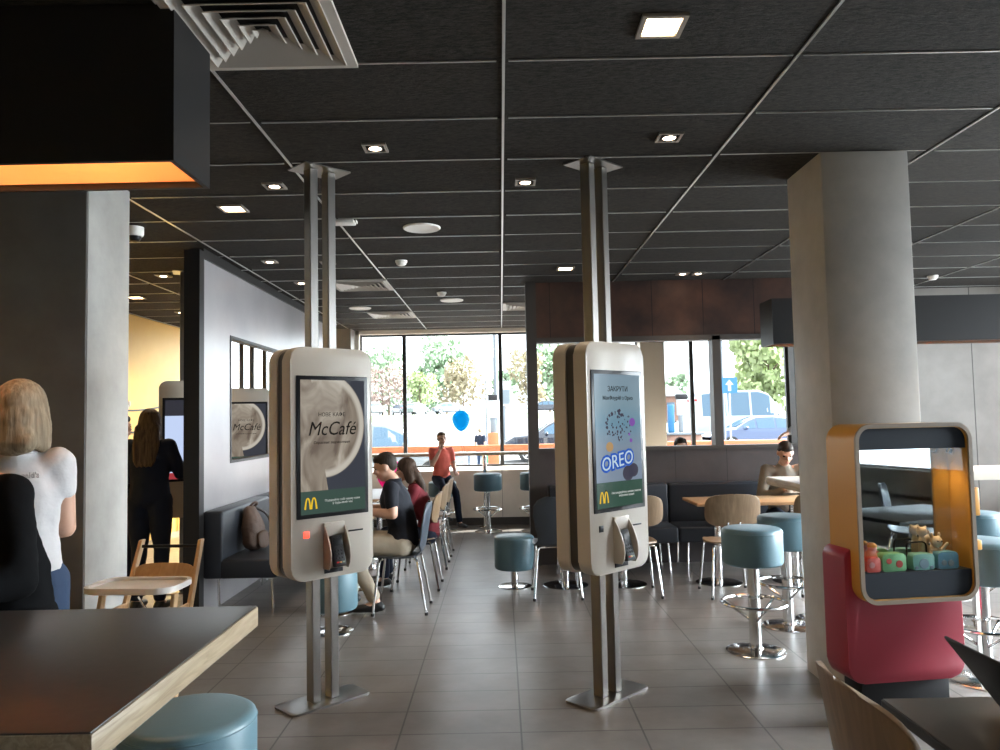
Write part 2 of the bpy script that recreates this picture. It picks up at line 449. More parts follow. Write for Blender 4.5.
# organic shapes: overlapping balls fused into one continuous skin
def _ico(n):
    b = bmesh.new(); bmesh.ops.create_icosphere(b, subdivisions=n, radius=1.); b.verts.ensure_lookup_table()
    r = ([v.co.copy() for v in b.verts], [[v.index for v in f.verts] for f in b.faces]); b.free(); return r
ICO = {2: _ico(2), 3: _ico(3)}
def put_ico(bm, c, rr, n, mt=None):
    V_, F_ = ICO[n]; c = Vector(c)
    vs = []
    for v in V_:
        p = Vector((v.x*rr[0], v.y*rr[1], v.z*rr[2]))
        if mt: p = mt @ p
        vs.append(bm.verts.new(p + c))
    for f in F_: bm.faces.new([vs[k] for k in f])
def chain(bm, pts, sub=1):
    """pts [(pos, r)], r scalar or (rx,ry,rz); balls strung along the polyline"""
    def vec(r): return Vector((r, r, r)) if isinstance(r, (int, float)) else Vector(r)
    for (p, r), (q, s) in zip(pts, pts[1:]):
        p, q, r, s = Vector(p), Vector(q), vec(r), vec(s)
        n = max(1, int((q-p).length/(.35*min(*r, *s))))
        n = min(n, 24)
        for i in range(n+1):
            t = i/n; put_ico(bm, p.lerp(q, t), r.lerp(s, t), 2)
def ball(bm, c, r, eul=None):
    rr = (r, r, r) if isinstance(r, (int, float)) else r
    put_ico(bm, c, rr, 3, Euler([R(a) for a in eul]).to_matrix() if eul else None)
def fuse(name, bm, mat, parent, voxel=.012, smooth=6, disp=0., dscale=.1):
    me = bpy.data.meshes.new(name); bm.to_mesh(me); bm.free()
    t = bpy.data.objects.new(name, me); COL.objects.link(t)
    m = t.modifiers.new('r', 'REMESH'); m.mode = 'VOXEL'; m.voxel_size = voxel; m.use_smooth_shade = True
    s = t.modifiers.new('s', 'SMOOTH'); s.factor = .5; s.iterations = smooth
    if disp:
        tx = bpy.data.textures.new(name, 'CLOUDS'); tx.noise_scale = dscale
        d = t.modifiers.new('d', 'DISPLACE'); d.texture = tx; d.strength = disp; d.mid_level = .5; d.texture_coords = 'LOCAL'
    dg = bpy.context.evaluated_depsgraph_get(); dg.update()
    out = bpy.data.meshes.new_from_object(t.evaluated_get(dg), depsgraph=dg)
    bpy.data.objects.remove(t); bpy.data.meshes.remove(me)
    out.name = name; out.materials.clear(); out.materials.append(M[mat])
    for p in out.polygons: p.use_smooth = True
    o = bpy.data.objects.new(name, out); COL.objects.link(o)
    if parent: o.parent = parent
    return o
# ------------------------------------------------------------------ the room
CZ = 3.01
B = bmesh.new
bm = B(); box(bm, -4.9, 6.3, -3.1, 12.55, -.12, 0); struct('floor', bm, 'floor_tile')
bm = B(); box(bm, -4.9, 6.3, -3.1, 12.55, CZ, CZ+.15); struct('ceiling', bm, 'ceiling_board')
# ceiling grid: long runners every 1.2 m, cross bars every 0.6 m
bm = B()
for k in range(-4, 6):
    x = .04 + 1.2*k
    if -4.8 < x < 6.2: box(bm, x-.006, x+.006, -3, 12.4, CZ-.006, CZ+.004)
struct('trim_1', bm, 'grid_metal')
bm = B()
y = -2.92
while y < 12.4:
    for k in range(-5, 6):
        x0, x1 = max(-4.79, .04+1.2*k), min(6.19, .04+1.2*(k+1))
        if x1-x0 > .1:
            g = random.uniform(.012, .03); dz = random.choice((0, 0, 0, .003, .0045))
            box(bm, x0+g, x1-g, y-.004, y+.004, CZ-.006+dz, CZ+.004)
    y += .6
struct('trim_2', bm, 'grid_metal')

bm = B(); box(bm, -4.95, -4.80, -3.1, 12.5, 0, CZ); wl = struct('wall_left', bm, 'yellow_wall')
for nm, zz, amp in (('trim_3', 2.05, .16), ('trim_4', 1.68, .05)):
    bm = B(); tube(bm, [(-4.79, 8+i*.15, zz - amp*math.sin(i*.16) - i*.012) for i in range(29)], .012, 6)
    struct(nm, bm, 'dark_frame')
bm = B()
ball(bm, (-4.79, 9.9, 1.78), (.012, .10, .045), (20, 0, 0)); ball(bm, (-4.79, 9.83, 1.86), (.012, .05, .11), (-35, 0, 0)); ball(bm, (-4.79, 10.0, 1.84), (.012, .035, .04))
struct('trim_5', bm, 'vent_paint')
# rear side of the room, behind the photographer: wall with two broad windows
bm = B()
for x0, x1, z0, z1 in ((-4.8, 6.2, 0, CZ),):
    box(bm, x0, x1, -3.15, -3.0, z0, z1)
struct('wall_front', bm, 'white_paint')
# right side glazing wall
bm = B()
box(bm, 6.2, 6.35, -3.1, 9.3, 0, .55); box(bm, 6.2, 6.35, 1.2, 2.9, .5, CZ); box(bm, 6.2, 6.35, -3.1, 1.2, .5, .85); box(bm, 6.2, 6.35, -3.1, 1.2, 1.25, CZ); box(bm, 6.2, 6.35, -3.1, 9.3, 2.92, CZ)
for yy in (-3.05, 2.9, 5.9, 8.9): box(bm, 6.2, 6.35, yy-.12, yy+.12, .55, 2.92)
struct('wall_right', bm, 'concrete_wall')
bm = B(); box(bm, 3.7, 6.35, 9.2, 9.4, 0, CZ); struct('wall_corner', bm, 'concrete_wall')
bm = B(); box(bm, 5.0, 5.2, 9.4, 12.5, 0, CZ); struct('wall_side', bm, 'concrete_wall')
# street facade: low concrete wall, header, glazing
bm = B(); box(bm, -2.32, 5.0, 11.5, 12.62, 0, .80); box(bm, -4.9, -2.75, 12.42, 12.62, 0, .80); struct('wall_back', bm, 'concrete_sill')
bm = B(); box(bm, -2.32, 5.0, 11.485, 11.5, 0, .11); struct('baseboard_back', bm, 'dark_frame')
bm = B(); box(bm, -2.30, 5.2, 12.38, 12.6, 2.945, CZ); box(bm, -2.32, -2.25, 12.38, 12.6, .8, CZ); struct('trim_6', bm, 'cream_trim')
bm = B(); box(bm, -2.75, -2.32, 12.05, 12.6, 0, CZ); struct('pillar_back', bm, 'concrete_dark')
bm = B(); box(bm, 2.22, 2.60, 12.2, 12.6, .8, CZ); struct('pillar_window', bm, 'cream_trim')
wn = 0
def window(x0, x1, y0, y1, z0, z1, fr=.03, dep=.06):
    """glazed opening; runs along x (y0==y1) or along y (x0==x1)"""
    global wn; wn += 1
    bm = B()
    if y0 == y1:
        for a, b, c, d in ((x0, x0+fr, z0, z1), (x1-fr, x1, z0, z1), (x0+fr, x1-fr, z0, z0+fr), (x0+fr, x1-fr, z1-fr, z1)):
            box(bm, a, b, y0-dep/2, y0+dep/2, c, d)
        g = B(); box(g, x0+fr, x1-fr, y0-.004, y0+.004, z0+fr, z1-fr)
    else:
        for a, b, c, d in ((y0, y0+fr, z0, z1), (y1-fr, y1, z0, z1), (y0+fr, y1-fr, z0, z0+fr), (y0+fr, y1-fr, z1-fr, z1)):
            box(bm, x0-dep/2, x0+dep/2, a, b, c, d)
        g = B(); box(g, x0-.004, x0+.004, y0+fr, y1-fr, z0+fr, z1-fr)
    w = struct('window_%d' % wn, bm, 'black_frame')
    p = obj('pane', g, 'window_glass', w); p['kind'] = 'structure'
    return w
for x0, x1 in ((-4.8, -3.8), (-3.8, -2.75), (-2.25, -1.54), (-1.54, 0.01), (.01, 1.55), (1.55, 2.22), (2.60, 3.09), (3.09, 4.63), (4.63, 5.0)):
    window(x0, x1, 12.5, 12.5, .80, 2.945)
for y0, y1 in ((-2.93, 1.2), (3.02, 5.78), (6.02, 8.78)): window(6.27, 6.27, y0, y1, *((.85, 1.25) if y0 < 1 else (.55, 2.92)))
pass

# concrete pillars
bm = B(); box(bm, 1.82, 2.31, 4.27, 4.78, 0, CZ, .006); struct('pillar_right', bm, 'concrete_lit')
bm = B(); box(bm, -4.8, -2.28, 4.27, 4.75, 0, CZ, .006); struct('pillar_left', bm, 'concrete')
bm = B(); box(bm, -4.8, -2.284, 4.255, 4.269, 0, CZ, .003); struct('trim_9', bm, 'concrete_panel')  # darker panel over the left pillar's front face
# rust-brown partition with openings, between the seats and the facade bay
bm = B(); box(bm, .32, 3.7, 8.3, 8.42, 2.40, CZ); struct('wall_partition', bm, 'rust_cladding')
bm = B(); box(bm, .40, 3.7, 8.3, 8.42, 0, 1.20); struct('wall_partition_low', bm, 'slate_cladding')
bm = B()
box(bm, .29, .40, 8.26, 8.46, 0, CZ); box(bm, 2.28, 2.37, 8.28, 8.44, 1.2, 2.40); box(bm, 3.15, 3.25, 8.28, 8.44, 1.2, 2.4)
box(bm, .40, 3.7, 8.27, 8.45, 1.19, 1.225); box(bm, .40, 3.7, 8.28, 8.44, 2.355, 2.41)
struct('trim_7', bm, 'dark_frame')
# grey laminate partition on the left with a long opening, dark post at its near end
yp0, yp1 = 6.34, 11.2
bm = B()
for y0, y1, z0, z1 in ((yp0, 7.02, 0, 2.93), (7.02, 10.2, 0, 1.20), (7.02, 10.2, 2.36, 2.93), (10.2, yp1, 0, 2.93)):
    box(bm, -2.53, -2.45, y0, y1, z0, z1)
struct('wall_screen', bm, 'grey_laminate')
bm = B(); box(bm, -2.552, -2.425, 6.24, yp0, 0, CZ-.03); box(bm, -2.55, -2.43, yp0, yp1, 2.93, CZ)
for a, b, c, d in ((7.02, 7.05, 1.20, 2.36), (10.17, 10.2, 1.2, 2.36), (7.05, 10.17, 1.2, 1.225), (7.05, 10.17, 2.335, 2.36)): box(bm, -2.54, -2.445, a, b, c, d)
struct('trim_8', bm, 'lamp_black')

# ------------------------------------------------------------------ ceiling fittings
def ceiling_vent(loc, label, first=None):
    if first: return dup(first, loc, 0, label, 'ceiling air vents')
    t = thing('ceiling_vent', label, 'air vent', loc, 0, 'ceiling air vents')
    bm = B(); box(bm, -.27, .27, -.27, .27, .0035, .005); obj('backing', bm, 'vent_dark', t)
    bm = B(); ring_prism(bm, [(-.298, -.298), (.298, -.298), (.298, .298), (-.298, .298)], [(-.26, -.26), (.26, -.26), (.26, .26), (-.26, .26)], -.016, 0, 'Z'); obj('frame', bm, 'vent_paint', t)
    for k in range(5):
        a = .262 - k*.048; b = a-.040
        bm = B()
        def sq(h, z): return [bm.verts.new((sx*h, sy*h, z)) for sx, sy in ((-1, -1), (1, -1), (1, 1), (-1, 1))]
        q = [sq(a, -.022), sq(a-.004, -.024), sq(b-.004, .002), sq(b, .004)]
        for u, v in ((0, 1), (1, 2), (2, 3), (3, 0)):
            for i in range(4): bm.faces.new((q[u][i], q[u][(i+1) % 4], q[v][(i+1) % 4], q[v][i]))
        obj('louver', bm, 'vent_paint', t, 10)
    bm = B(); v = [bm.verts.new(c) for c in ((-.030, -.030, -.022), (.030, -.030, -.022), (.030, .030, -.022), (-.030, .030, -.022), (0, 0, .002))]
    for f in ((0, 1, 4), (1, 2, 4), (2, 3, 4), (3, 0, 4)): bm.faces.new([v[i] for i in f])
    obj('centre_cone', bm, 'vent_paint', t, 10)
    return t
v1 = ceiling_vent((-.85, 2.78, CZ-.006), 'large square louvred ceiling vent beside the black hanging lamp')
ceiling_vent((-1.45, 8.18, CZ-.006), 'square louvred vent on the ceiling just right of the left kiosk poles', v1)
ceiling_vent((-1.45, 10.5, CZ-.006), 'pale square vent on the ceiling near the street windows', v1)
ceiling_vent((.35, 9.95, CZ-.006), 'square ceiling vent near the windows, against the brown partition end', v1)

def downlight(loc, s, label, first=None, warm=1.0, power=9):
    if first: t = dup(first, loc, 0, label, 'recessed ceiling downlights')
    else:
        t = thing('downlight', label, 'ceiling light', loc, 0, 'recessed ceiling downlights')
        bm = B(); ring_prism(bm, [(-.085, -.085), (.085, -.085), (.085, .085), (-.085, .085)], [(-.066, -.066), (.066, -.066), (.066, .066), (-.066, .066)], -.008, .004, 'Z'); obj('frame', bm, 'lamp_trim', t)
        bm = B()
        if s == 'square': prism(bm, rrect(.128, .128, .01, 2), -.004, .002, 'Z', .002)
        else: prism(bm, rrect(.13, .13, .004, 1), .000, .003, 'Z')
        obj('reflector', bm, 'lens_warm' if s == 'square' else 'vent_dark', t)
        if s != 'square':
            bm = B(); lathe(bm, [(.043, 0), (.043, -.006), (.030, -.010), (0, -.010)], 20); obj('bulb', bm, 'lens_small', t)
            bm = B(); lathe(bm, [(.052, .001), (.052, -.007), (.044, -.008), (.044, .001)], 20); obj('gimbal_ring', bm, 'lamp_trim', t)
    l = bpy.data.lights.new('downlight_beam', 'SPOT'); l.energy = power; l.color = (1, .78, .55); l.spot_size = R(105); l.spot_blend = .8; l.shadow_soft_size = .05
    lo = bpy.data.objects.new('downlight_beam', l); COL.objects.link(lo); lo.location = (loc[0], loc[1], loc[2]-.03)
    return t
zl = CZ-.004
d0 = downlight((.63, 2.82, zl), 'square', 'large glowing square downlight nearest the top edge', power=30)
downlight((-1.78, 5.16, zl), 'square', 'glowing square downlight between black lamp and left kiosk poles', d0, power=24)
s0 = downlight((-.64, 4.05, zl), 'round', 'small downlight right of the left kiosk pole plate')
s0.scale = (.74, .74, 1)
for (x, y), lb in (((-1.36, 4.68), 'small downlight left of the left kiosk pole plate'), ((.18, 4.70), 'small downlight just left of the right kiosk pole plate'),
                   ((.91, 3.98), 'small downlight right of the right kiosk pole plate'), ((-2.05, 6.9), 'small downlight above the grey partition, nearest one'),
                   ((-2.05, 8.0), 'second small downlight along the grey partition, beside the kiosk poles'), ((-1.55, 7.0), 'small downlight seen between the two left kiosk poles'),
                   ((-3.25, 7.46), 'small downlight behind the black partition post'), ((-4.1, 9.93), 'far small downlight over the yellow wall'),
                   ((1.90, 7.9), 'left of the paired downlights over the wall bench'), ((2.06, 7.9), 'right of the paired downlights over the wall bench')):
    downlight((x, y, zl), 'round', lb, s0, power=60 if 'yellow' in lb or 'black partition post' in lb else 9)
downlight((.66, 7.5, zl), 'square', 'warm square downlight behind the right kiosk poles', d0, power=18)
downlight((-4.1, 8.7, zl), 'square', 'bright square downlight over the yellow wall beside the concrete pillar', d0, power=330)
def speaker(loc, label, first=None):
    if first: return dup(first, loc, 0, label, 'round ceiling speakers')
    t = thing('ceiling_speaker', label, 'speaker', loc, 0, 'round ceiling speakers')
    bm = B(); lathe(bm, [(.125, 0), (.142, 0), (.142, -.006), (.134, -.012), (.125, -.010)], 36); obj('rim', bm, 'speaker_white', t)
    bm = B(); lathe(bm, [(.125, -.002), (.125, -.006), (0, -.010)], 36); obj('grille', bm, 'speaker_white', t)
    return t
p0 = speaker((-.57, 5.80, CZ), 'round white ceiling speaker between the two kiosks')
speaker((-.57, 9.38, CZ), 'farther round white ceiling speaker near the windows', p0)
speaker((-1.78, 9.89, CZ), 'farthest round ceiling speaker beside the pale vents', p0)
def detector(loc, label, first=None):
    if first: return dup(first, loc, 0, label, 'smoke detectors')
    t = thing('smoke_detector', label, 'smoke detector', loc, 0, 'smoke detectors')
    bm = B(); lathe(bm, [(.055, 0), (.055, -.015), (.048, -.022)], 24); obj('base', bm, 'speaker_white', t)
    bm = B(); lathe(bm, [(.045, -.022), (.045, -.034), (.030, -.046), (0, -.048)], 24); obj('sensor_cap', bm, 'speaker_white', t)
    return t
q0 = detector((-.88, 7.0, CZ), 'small white smoke detector left of the nearer round speaker')
detector((-.65, 8.8, CZ), 'small smoke detector beside the farther round speaker', q0)
detector((4.72, 8.35, CZ), 'small white smoke detector above the right lamp box', q0)
t = thing('ceiling_sensor_box', 'flat white box on ceiling behind the left kiosk poles', 'ceiling box', (-1.13, 5.55, CZ))
bm = B(); box(bm, -.10, .10, -.05, .05, -.028, 0, .008); obj('housing', bm, 'speaker_white', t)
bm = B(); box(bm, .105, .115, -.03, .03, -.02, 0, .002); obj('end_clip', bm, 'speaker_white', t)
t = thing('dome_camera', 'white security dome camera on ceiling by the left pillar', 'security camera', (-2.66, 5.62, CZ+.002))
bm = B(); lathe(bm, [(0, 0), (.062, 0), (.062, -.055), (.055, -.068), (.05, -.07)], 28); obj('housing', bm, 'speaker_white', t)
bm = B(); lathe(bm, [(.046, -.066), (.044, -.085), (.030, -.108), (0, -.116)], 28); obj('dome', bm, 'screen_bezel', t)

# long black lamp boxes, open underneath with an orange lining
def lamp_box(x0, x1, y0, y1, z0, z1, name, label, hang, power):
    t = thing(name, label, 'hanging lamp', ((x0+x1)/2, (y0+y1)/2, z0))
    w, d, h = (x1-x0)/2, (y1-y0)/2, z1-z0
    bm = B(); s = .018
    ring_prism(bm, [(-w, -d), (w, -d), (w, d), (-w, d)], [(-w+s, -d+s), (w-s, -d+s), (w-s, d-s), (-w+s, d-s)], 0, h-.02, 'Z')
    box(bm, -w, w, -d, d, h-.02, h); obj('housing', bm, 'lamp_black', t)
    bm = B(); e = .004
    ring_prism(bm, [(-w+s, -d+s), (w-s, -d+s), (w-s, d-s), (-w+s, d-s)], [(-w+s+e, -d+s+e), (w-s-e, -d+s+e), (w-s-e, d-s-e), (-w+s+e, d-s-e)], .024, h-.03, 'Z')
    box(bm, -w+s, w-s, -d+s, d-s, h-.035, h-.022)
    obj('lining', bm, 'lamp_orange', t)
    n = max(2, int((x1-x0)/.6))
    for k in range(n):
        bm = B(); sx = -w + (k+.5)*2*w/n
        box(bm, sx-.2, sx+.2, -.03, .03, h-.06, h-.035, .005); obj('tube_lamp', bm, 'tube_warm', t)
        l = bpy.data.lights.new('tube_light', 'AREA'); l.shape = 'RECTANGLE'; l.size = .4; l.size_y = .06; l.energy = power/n; l.color = (1, .70, .42)
        lo = bpy.data.objects.new('tube_light', l); COL.objects.link(lo); lo.location = ((x0+x1)/2+sx, (y0+y1)/2, z1-.07)
    for sx in (-w*.7, w*.7):
        if hang:
            bm = B(); tube(bm, [(sx, 0, h), (sx, 0, CZ-z0)], .008, 8); obj('hanging_rod', bm, 'black_plastic', t)
    return t
lamp_box(-3.4, -1.10, 2.60, 2.93, 2.455, CZ-.003, 'lamp_box', 'big black lamp box with glowing orange underside over the dark table', False, 9.5)
lamp_box(2.27, 5.6, 6.4, 6.70, 2.125, 2.505, 'lamp_box', 'long black lamp box hanging behind the right pillar', True, 25)
# ------------------------------------------------------------------ self-order kiosks on floor-to-ceiling steel posts
def golden_arches(bm, cx, z0, w, h, y):
    """the rounded yellow M: two tall arches side by side, drawn as a ribbon"""
    for s in (-1, 1):
        c = cx + s*w*.25; a = w*.215; pts = []
        for i in range(25):
            u = -1 + 2*i/24; u = math.copysign(abs(u)**.55, u); pts.append(Vector((c + u*a, 0, z0 + h*(1 - abs(u)**2.6)*.95)))
        L_, R_s = [], []
        for i, p in enumerate(pts):
            d = (pts[min(i+1, 24)] - pts[max(i-1, 0)]).normalized(); n = Vector((-d.z, 0, d.x))
            k = w*(.050 + .022*(1 - (p.z-z0)/h)) ; L_.append(bm.verts.new((p.x+n.x*k, y, p.z+n.z*k))); R_s.append(bm.verts.new((p.x-n.x*k, y, p.z-n.z*k)))
        for i in range(24): bm.faces.new((L_[i], L_[i+1], R_s[i+1], R_s[i]))
def kiosk(loc, rz, label, scr, light, fine=True):
    t = thing('order_kiosk', label, 'kiosk', (loc[0], loc[1], 0), rz, 'self-order kiosks')
    W, ZB, ZT = .52, .70, 1.965; H = ZT-ZB; zc = (ZB+ZT)/2
    for s, nm in ((-1, 'front_shell'), (1, 'rear_shell')):
        bm = B(); pts = [(x, z+zc) for x, z in rrect(W, H, .075, 7)]
        a, b = (-.122, -.032) if s < 0 else (.030, .118)
        prism(bm, pts, a, b, 'Y', .008, 2); obj(nm, bm, 'kiosk_shell', t)
    bm = B(); prism(bm, [(x, z+zc) for x, z in rrect(W-.022, H-.022, .066, 7)], -.033, .033, 'Y'); obj('middle_band', bm, 'kiosk_band', t)
    # steel posts, foot plate, ceiling plate
    for sx in (-.058, .058):
        bm = B(); box(bm, sx-.026, sx+.026, -.035, .035, .012, CZ-.008, .004, 1); obj('post', bm, 'steel', t)
    bm = B(); prism(bm, rrect(.50, .22, .035, 5), 0, .012, 'Z', .002); obj('foot_plate', bm, 'steel', t)
    bm = B(); prism(bm, rrect(.30, .20, .006, 2), CZ-.008, CZ-.001, 'Z'); obj('ceiling_plate', bm, 'steel', t)
    # the screen: bezel, lit picture, lettering
    sw, s0, s1 = .41, 1.055, 1.785
    bm = B(); prism(bm, [(x, z+(s0+s1)/2) for x, z in rrect(sw+.045, s1-s0+.045, .004, 2)], -.1285, -.122, 'Y', .001); bz = obj('screen_bezel', bm, 'screen_bezel', t)
    bm = B(); box(bm, -sw/2, sw/2, -.1297, -.1275, s0, s1); sc = obj('screen', bm, 'screen_'+scr, t)
    ey = -.1302; E90 = (math.pi/2, 0, 0)
    if scr == 'coffee':
        text_obj('lettering', 'НОВЕ КАФЕ', .030, 'ink_dark', sc, (-.01, ey, 1.5930), E90)
        text_obj('lettering', 'McCafé', .108, 'ink_dark', sc, (-.01, ey, 1.5130), E90, shear=.28, sx=.92)
        text_obj('lettering', 'Справжнє задоволення', .020, 'ink_dark', sc, (-.01, ey, 1.4400), E90)
        text_obj('lettering', 'Подаруйте собі чашку кави\nу будь-який час', .017, 'ink_white', sc, (.055, ey, 1.1130), E90)
    elif scr == 'promo':
        text_obj('lettering', 'ЗАКРУТИ', .040, 'ink_dark', sc, (0, ey, 1.7030), E90)
        text_obj('lettering', 'МакФлурі® з Орео', .030, 'ink_dark', sc, (0, ey, 1.6530), E90)
        text_obj('lettering', 'OREO', .105, 'ink_blue', sc, (-.02, ey+.0003, 1.3030), (math.pi/2, R(-8), 0), shear=.1, bold=.012)
        text_obj('lettering', 'OREO', .105, 'ink_pale', sc, (-.02, ey-.0004, 1.3030), (math.pi/2, R(-8), 0), shear=.1)
        text_obj('lettering', 'Насолоджуйтесь новим смаком\nморозива щодня', .017, 'ink_white', sc, (.055, ey, 1.1230), E90)
        rng = random.Random(3); bm = B()
        for k in range(70):
            a = rng.uniform(0, 6.28); r_ = .10*math.sqrt(rng.random()); x, z = r_*1.25*math.cos(a), 1.503+r_*math.sin(a)*.85
            n_ = rng.choice((3, 4, 5)); q = rng.uniform(.004, .011); a0 = rng.uniform(0, 6)
            bm.faces.new([bm.verts.new((x+q*math.cos(a0+6.283*i/n_)*rng.uniform(.7, 1.3), ey, z+q*math.sin(a0+6.283*i/n_))) for i in range(n_)])
        obj('crumb_splash', bm, 'ink_choc', sc, recalc=False)
        for cx, cz, rr, mt in ((.075, 1.233, .050, 'ink_choc'), (.125, 1.248, .045, 'ink_choc'), (-.085, 1.385, .032, 'ink_amber'), (.125, 1.518, .028, 'ink_violet'), (.095, 1.45, .010, 'ink_violet'), (.11, 1.415, .014, 'ink_violet'), (-.13, 1.15, .006, 'ink_dark')):
            bm = B(); bm.faces.new([bm.verts.new((cx+rr*math.cos(6.283*i/20), ey+.0001, cz+rr*.85*math.sin(6.283*i/20))) for i in range(20)])
            obj('picture_disc', bm, mt, sc, recalc=False)
    if scr != 'menu':
        bm = B(); golden_arches(bm, -.145, 1.083, .075, .062, ey); obj('golden_arches', bm, 'ink_gold', sc, recalc=False)
    if fine:
        bm = B(); box(bm, -.187, -.153, -.1275, -.12, .930, .965, .002); obj('scanner_window', bm, 'red_light' if light else 'screen_bezel', t)
        bm = B(); box(bm, .095, .19, -.1272, -.12, 0.935, 0.944, .001); obj('receipt_slot', bm, 'screen_bezel', t)
        # card terminal between two curved side guards
        for s in (-1, 1):
            bm = B(); pts = [(-.120, 1.055), (-.120, .795)]
            for i in range(11):
                q = i/10; pts.append((-.120 - .075*math.sin(q*math.pi*.62)**.9 if q else -.150, .795 + .26*q))
            pts = [(-.12, .99), (-.12, .75), (-.175, .75), (-.192, .78), (-.197, .815), (-.192, .86), (-.178, .90), (-.158, .945), (-.135, .98)]
            prism(bm, pts, s*.062-.004, s*.062+.004, 'X', .002); obj('side_guard', bm, 'copper_guard' if (light and s < 0) else 'kiosk_shell', t)
        bm = B(); box(bm, -.066, .066, -.135, -.118, .93, 1.0, .004); obj('terminal_mount', bm, 'kiosk_shell', t)
        bm = B(); vs = box(bm, -.037, .037, -.015, .015, -.085, .085, .008); rot(bm, vs, Matrix.Translation((0, -.16, .845)) @ Matrix.Rotation(R(-16), 4, 'X')); term = obj('card_terminal', bm, 'black_plastic', t)
        bm = B(); vs = box(bm, -.028, .028, -.017, -.014, .025, .070, .001); rot(bm, vs, Matrix.Translation((0, -.16, .845)) @ Matrix.Rotation(R(-16), 4, 'X')); obj('display', bm, 'screen_bezel', term)
        for k, c in ((-1, 'tail_lamp'), (0, 'yellow_laminate'), (1, 'leaf_green')):
            bm = B(); vs = box(bm, k*.018-.007, k*.018+.007, -.018, -.014, -.068, -.060, .001); rot(bm, vs, Matrix.Translation((0, -.16, .845)) @ Matrix.Rotation(R(-16), 4, 'X')); obj('key', bm, c, term)
        for i in range(3):
            for k in (-1, 0, 1):
                bm = B(); vs = box(bm, k*.018-.006, k*.018+.006, -.018, -.014, -.045+i*.02, -.034+i*.02, .001); rot(bm, vs, Matrix.Translation((0, -.16, .845)) @ Matrix.Rotation(R(-16), 4, 'X')); obj('key', bm, 'vent_dark', term)
        bm = B(); box(bm, -.06, .055, -.1278, -.12, .725, .748, .001); obj('printer_mouth', bm, 'screen_bezel', t)
    return t
kiosk((-1.023, 4.42), 44, 'left kiosk of the front pair, coffee advert on its screen and red scanner light', 'coffee', True)
kiosk((.565, 4.42), 44, 'right kiosk of the front pair, blue ice-cream advert on its screen', 'promo', False)
kiosk((-2.95, 7.35), 20, 'kiosk with a pale menu screen in front of the woman in navy', 'menu', False, False)
kiosk((-2.98, 9.1), 20, 'kiosk with coffee advert seen through the opening of the grey partition', 'coffee', False, False)

# ------------------------------------------------------------------ stools
def bar_stool(loc, label, first=None):
    if first: return dup(first, loc, 0, label, 'blue bar stools')
    t = thing('bar_stool', label, 'bar stool', loc, 0, 'blue bar stools')
    bm = B(); lathe(bm, [(0, .565), (.175, .565), (.188, .572), (.195, .585), (.195, .775), (.191, .790), (.180, .799), (.165, .803), (0, .805)], 40); st = obj('seat', bm, 'teal_vinyl', t, 40)
    bm = B(); tube(bm, [(.1935*math.cos(6.283*i/40), .1935*math.sin(6.283*i/40), .775) for i in range(40)], .0035, 6, True); obj('piping', bm, 'teal_vinyl', st)
    bm = B(); lathe(bm, [(.038, .012), (.038, .57)], 24); obj('pole', bm, 'chrome', t)
    bm = B(); lathe(bm, [(0, 0), (.19, 0), (.19, .006), (.17, .012), (.05, .020), (.045, .03), (0, .03)], 40); obj('base', bm, 'chrome', t)
    bm = B(); tube(bm, [(.205*math.cos(6.283*i/40), .205*math.sin(6.283*i/40), .315) for i in range(40)], .011, 8, True); fr = obj('foot_ring', bm, 'chrome', t)
    for k in range(3):
        a = 6.283*k/3 + .6; bm = B(); tube(bm, [(.03*math.cos(a), .03*math.sin(a), .20), (.203*math.cos(a), .203*math.sin(a), .313)], .008, 8); obj('strut', bm, 'chrome', fr)
    return t
b0 = bar_stool((1.64, 5.17, 0), 'blue bar stool standing clear, left of the right pillar')
for (x, y), lb in (((2.07, 5.75), 'blue bar stool partly behind the right pillar, by the white table end'),
                   ((-.95, 2.37), 'blue stool under the front dark table corner'), ((-1.68, 2.62), 'blue bar stool under the person in black'),
                   ((2.74, 4.52), 'blue bar stool just right of the red toy display, nearer one'), ((3.44, 5.72), 'farther blue bar stool right of the toy display'),
                   ((-.20, 10.8), 'blue bar stool at the window counter, middle one'), ((.44, 10.8), 'blue bar stool at the window counter beside the partition end'),
                   ((-.84, 10.95), 'blue bar stool under the boy in coral')):
    st_ = bar_stool((x, y, 0), lb, b0)
    if 'corner' in lb or 'coral' in lb: st_.scale = (1, 1, .86)
def low_stool(loc, label, first=None):
    if first: return dup(first, loc, 0, label, 'low blue drum stools')
    t = thing('low_stool', label, 'stool', loc, 0, 'low blue drum stools')
    bm = B(); lathe(bm, [(0, .165), (.165, .165), (.178, .172), (.185, .185), (.185, .445), (.181, .458), (.170, .466), (0, .47)], 40); obj('seat', bm, 'teal_vinyl', t, 40)
    bm = B(); lathe(bm, [(.032, .01), (.032, .17)], 20); obj('pole', bm, 'chrome', t)
    bm = B(); lathe(bm, [(0, 0), (.155, 0), (.155, .006), (.14, .011), (0, .014)], 36); obj('base', bm, 'chrome', t)
    return t
l0 = low_stool((.10, 7.28, 0), 'low blue drum stool in the aisle, left of the right kiosk')
low_stool((-1.28, 5.85, 0), 'low blue drum stool behind the left kiosk posts', l0)

